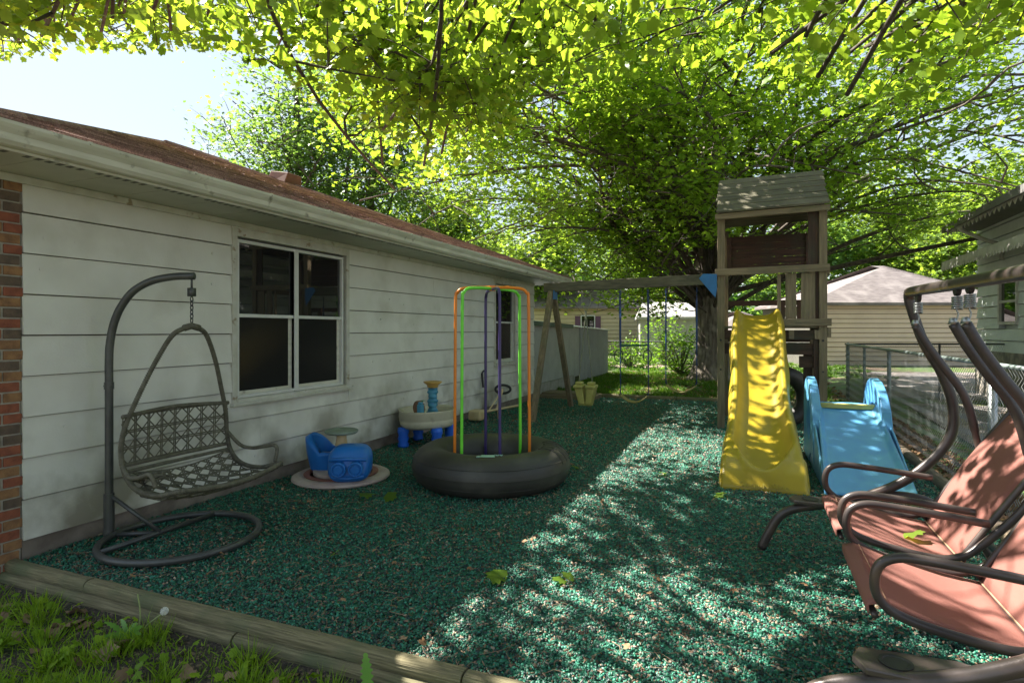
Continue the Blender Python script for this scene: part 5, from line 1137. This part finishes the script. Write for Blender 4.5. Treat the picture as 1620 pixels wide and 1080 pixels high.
# ------------------------------------------------------------------ grass, weeds, litter
def blades(n, xr, yr, h0, h1, seed, cols, name, label, clump=None, w=.006, zoff=0):
    nr = np.random.default_rng(seed)
    if clump:
        cc = np.stack([nr.uniform(*xr, clump), nr.uniform(*yr, clump)], 1); hs = nr.uniform(.5, 1.1, clump); i = nr.integers(0, clump, n); xy = cc[i] + nr.normal(0, .035, (n, 2)) * (1 if clump < 500 else 2); hh = hs[i]
        lean = (xy - cc[i]) * 9 + nr.normal(0, .25, (n, 2))
    else: xy = np.stack([nr.uniform(*xr, n), nr.uniform(*yr, n)], 1); hh = np.ones(n); lean = nr.normal(0, .35, (n, 2))
    ok = (xy[:, 1] < 2.165) | (xy[:, 1] > 13.1); xy = xy[ok]; hh = hh[ok]; lean = lean[ok]; n = len(xy)
    z = np.array([gheight(a, b) for a, b in xy]) + zoff
    V = [(-.5, 0, 0), (.5, 0, 0), (-.4, .10, .45), (.4, .10, .45), (0, .38, 1)]; F = [(0, 1, 3), (0, 3, 2), (2, 3, 4)]
    nrm = np.stack([lean[:, 0], lean[:, 1], np.ones(n)], 1); rot = rot_from(nrm, nr.uniform(0, 6.28, n)); h = nr.uniform(h0, h1, n) * hh
    sc = np.stack([np.full(n, w) * nr.uniform(.7, 1.5, n), h, h], 1); m = nr.random((n, 1)); c = np.array(cols[0]) * (1 - m) + np.array(cols[1]) * m
    return tag(scatter(name, V, F, np.stack([xy[:, 0], xy[:, 1], z], 1), rot, sc, c, M['grass']), label, 'grass', kind='stuff')
gc = ((.12, .24, .012), (.28, .42, .03))
blades(15000, (-4.6, .3), (.9, 2.15), .05, .14, 51, gc, 'grass', 'tufts of bright grass growing in bare soil before the front timbers', 170, .005)
blades(20000, (-6, 2), (.6, 2.16), .02, .06, 54, gc, 'grass', 'short thin grass scattered over the bare front soil', None, .005)
blades(30000, (-4.6, 1.7), (13.2, 21), .06, .16, 52, ((.05, .13, .012), (.14, .26, .03)), 'grass', 'patchy lawn grass under the maple beyond the mulch', 700, .014)
blades(16000, (-12, 4), (21, 30), .08, .2, 53, ((.05, .13, .012), (.13, .25, .03)), 'grass', 'lawn grass beyond the back fence', 500, .03)
def broadleaf(n, xr, yr, seed, size, cols, name, label, zf, mat_, detail=True, curl=1.0, ok=None):
    nr = np.random.default_rng(seed); xy = np.stack([nr.uniform(*xr, n), nr.uniform(*yr, n)], 1)
    if ok is not None: xy = xy[ok(xy)]
    n = len(xy); z = np.array([zf(a, b) for a, b in xy]) + nr.uniform(.004, .03, n); V, F = maple_leaf(detail); V = [(a, b, c * curl) for a, b, c in V]
    nrm = np.stack([nr.normal(0, .45, n), nr.normal(0, .45, n), np.ones(n)], 1); m = nr.random((n, 1)); c = np.array(cols[0]) * (1 - m) + np.array(cols[1]) * m
    return scatter(name, V, F, np.stack([xy[:, 0], xy[:, 1], z], 1), rot_from(nrm, nr.uniform(0, 6.28, n)), nr.uniform(size * .5, size, n), c, mat_)
zs = lambda a, b: gheight(a, b)
tag(broadleaf(230, (-4.8, .2), (.9, 2.15), 61, .15, ((.19, .12, .075), (.36, .25, .17)), 'dry_leaves', '', zs, M['litter'], curl=3.5), 'curled brown dead leaves lying among the front weeds', 'dead leaves', kind='stuff')
tag(broadleaf(700, (-4.6, .2), (.9, 2.15), 62, .06, gc, 'weeds', '', lambda a, b: gheight(a, b) + random.uniform(0, .035), M['grass'], curl=2), 'small broad-leaved weeds among the grass before the timbers', 'weeds', kind='stuff')
zm = lambda a, b: .022
tag(broadleaf(520, (-4.3, 1.75), (2.35, 12.9), 63, .05, ((.22, .12, .06), (.42, .28, .17)), 'leaf_litter', '', zm, M['litter'], False, 3), 'dry leaf fragments scattered over the teal mulch', 'leaf litter', kind='stuff')
tag(broadleaf(1500, (1.72, 2.3), (3.6, 13), 64, .09, ((.14, .085, .05), (.32, .19, .11)), 'leaf_litter', '', lambda a, b: -.03, M['litter'], True, 3), 'brown leaves gathered along the foot of the chain link fence', 'leaf litter', kind='stuff')
tag(broadleaf(2600, (-4.3, 2), (13.1, 21.5), 65, .12, ((.14, .08, .05), (.30, .17, .10)), 'leaf_litter', '', zs, M['litter'], False, 3), 'brown leaves strewn over the lawn under the maple', 'leaf litter', kind='stuff')
# twigs
b = MB(); rs = random.Random(8)
for i in range(1300):
    x, y = rs.uniform(-4.3, 1.6), 2.35 + 10 * rs.random() ** 1.7; a = rs.uniform(0, 6.28); L_ = rs.uniform(.02, .11) * rs.choice((1, 1, 1, 1.8)); b.tube([(x, y, .022), (x + L_ * .5 * math.cos(a), y + L_ * .5 * math.sin(a), .03), (x + L_ * math.cos(a + .3), y + L_ * math.sin(a + .3), .022)], rs.uniform(.0008, .002), 4, cap=False)
tag(b.build('twigs', mat('twig', (.30, .20, .12), (.16, .1, .07), 9, .9)), 'thin dry twigs and stalks scattered on the teal mulch', 'twigs', kind='stuff')
# fallen green leaves, one by one
def fallen(x, y, s, label, seed, k=1):
    nr = np.random.default_rng(seed); V, F = maple_leaf(True)
    pos = np.stack([x + nr.normal(0, .045, k) * (k > 1), y + nr.normal(0, .045, k) * (k > 1), np.full(k, .035) + .01 * np.arange(k)], 1)
    o = scatter('fallen_leaf', [(a, b_, c_ * 1.5) for a, b_, c_ in V], F, pos, rot_from(np.stack([nr.normal(0, .25, k), nr.normal(0, .25, k), np.ones(k)], 1), nr.uniform(0, 6.28, k)), np.full(k, s), np.tile((.16, .26, .035), (k, 1)) * nr.uniform(.8, 1.1, (k, 1)), M['leaf'])
    tag(o, label, 'leaf', 'fallen green maple leaves on the mulch'); return o
fallen(-1.43, 3.23, .14, 'fallen yellow-green leaf spray on the shaded mulch left of the sunny patch', 1, 2)
fallen(-1.02, 3.40, .10, 'small fallen green leaf in the dappled light right of the leaf spray', 2, 2)
fallen(-3.05, 4.37, .15, 'fallen green leaf on the mulch between the blue spinner and the inner tube', 3, 2)
fallen(-1.75, 6.1, .10, 'fallen green leaf just right of the inner tube', 4)
fallen(-.85, 6.2, .10, 'fallen green leaf in the sunlit mulch before the yellow slide', 5)
fallen(-2.55, 3.15, .08, 'fallen leaf in deep shade in front of the chair stand', 6)
fallen(.55, 3.0, .10, 'fallen green leaf on the mulch beside the near swing seat', 7)
fallen(-.2, 5.6, .12, 'fallen green leaf at the foot of the yellow slide', 8, 2)
o = fallen(.80, 3.75, .12, 'limp green leaf lying on the farther terracotta swing seat', 9); o.location.z += .37
# dandelion and a tall serrated weed
dn = thing('dandelion', 'dandelion with a round white seed head leaning against the front timber', 'dandelion', (-2.95, 2.10, -.10))
b = MB(); b.tube(spline([(-2.98, 2.13, -.10), (-2.93, 2.13, -.04), (-2.82, 2.14, .04)], 5), .0035, 5); b.tube(spline([(-3.0, 2.13, -.10), (-3.0, 2.14, 0), (-3.02, 2.14, .10)], 5), .0035, 5); b.build('stalk', mat('stalk', (.28, .33, .12), None, 5, .6), dn)
nr = np.random.default_rng(4); u = nr.normal(0, 1, (260, 3)); u /= np.linalg.norm(u, axis=1, keepdims=True); b = MB()
for p in u: b.tube([(-2.82, 2.14, .045), (-2.82 + p[0] * .018, 2.14 + p[1] * .018, .045 + p[2] * .018)], .0006, 3, cap=False); q = Vector(p) * .019 + Vector((-2.82, 2.14, .045)); b.tube([q, q + Vector((.002, 0, .002))], .0014, 3)
b.build('seed_head', mat('seed_fluff', (.85, .85, .8), None, 5, .9), dn)
def lobed(mb, base, tip, w, teeth=7):
    base = Vector(base); tip = Vector(tip); t = tip - base; s = t.cross(Vector((.38, -.92, .2))).normalized(); L = []; Rr = []
    for i in range(teeth * 2 + 1):
        q = i / (teeth * 2); ww = w * math.sin(math.pi * min(1, q * .8 + .12)) * (1 if i % 2 else .55); c_ = base + t * q + Vector((0, 0, .02 * math.sin(3 * q))); L.append(c_ - s * ww); Rr.append(c_ + s * ww)
    V = L + Rr + [tip]; n = len(L); mb.add(V, [(i, i + n, i + n + 1, i + 1) for i in range(n - 1)] + [(n - 1, 2 * n - 1, 2 * n)])
lf = mat('weed_leaf', (.10, .24, .03), (.15, .30, .04), 8, .5)
b = MB(); rs = random.Random(3)
for i in range(9): a = rs.uniform(0, 6.28); lobed(b, (-2.98, 2.06, -.10), (-2.98 + .13 * math.cos(a), 2.04 + .06 * math.sin(a), -.13 + rs.uniform(.05, .15)), .018)
b.build('leaves', lf, dn)
wd = thing('tall_weed', 'single tall serrated weed leaf standing against the front timber near the bottom centre', 'weed', (-1.52, 2.12, -.10))
b = MB(); lobed(b, (-1.50, 2.07, -.10), (-1.53, 2.09, .12), .03, 9); lobed(b, (-1.5, 2.07, -.10), (-1.42, 2.05, .0), .02); lobed(b, (-1.5, 2.07, -.10), (-1.6, 2.05, -.02), .02); b.build('leaves', lf, wd)
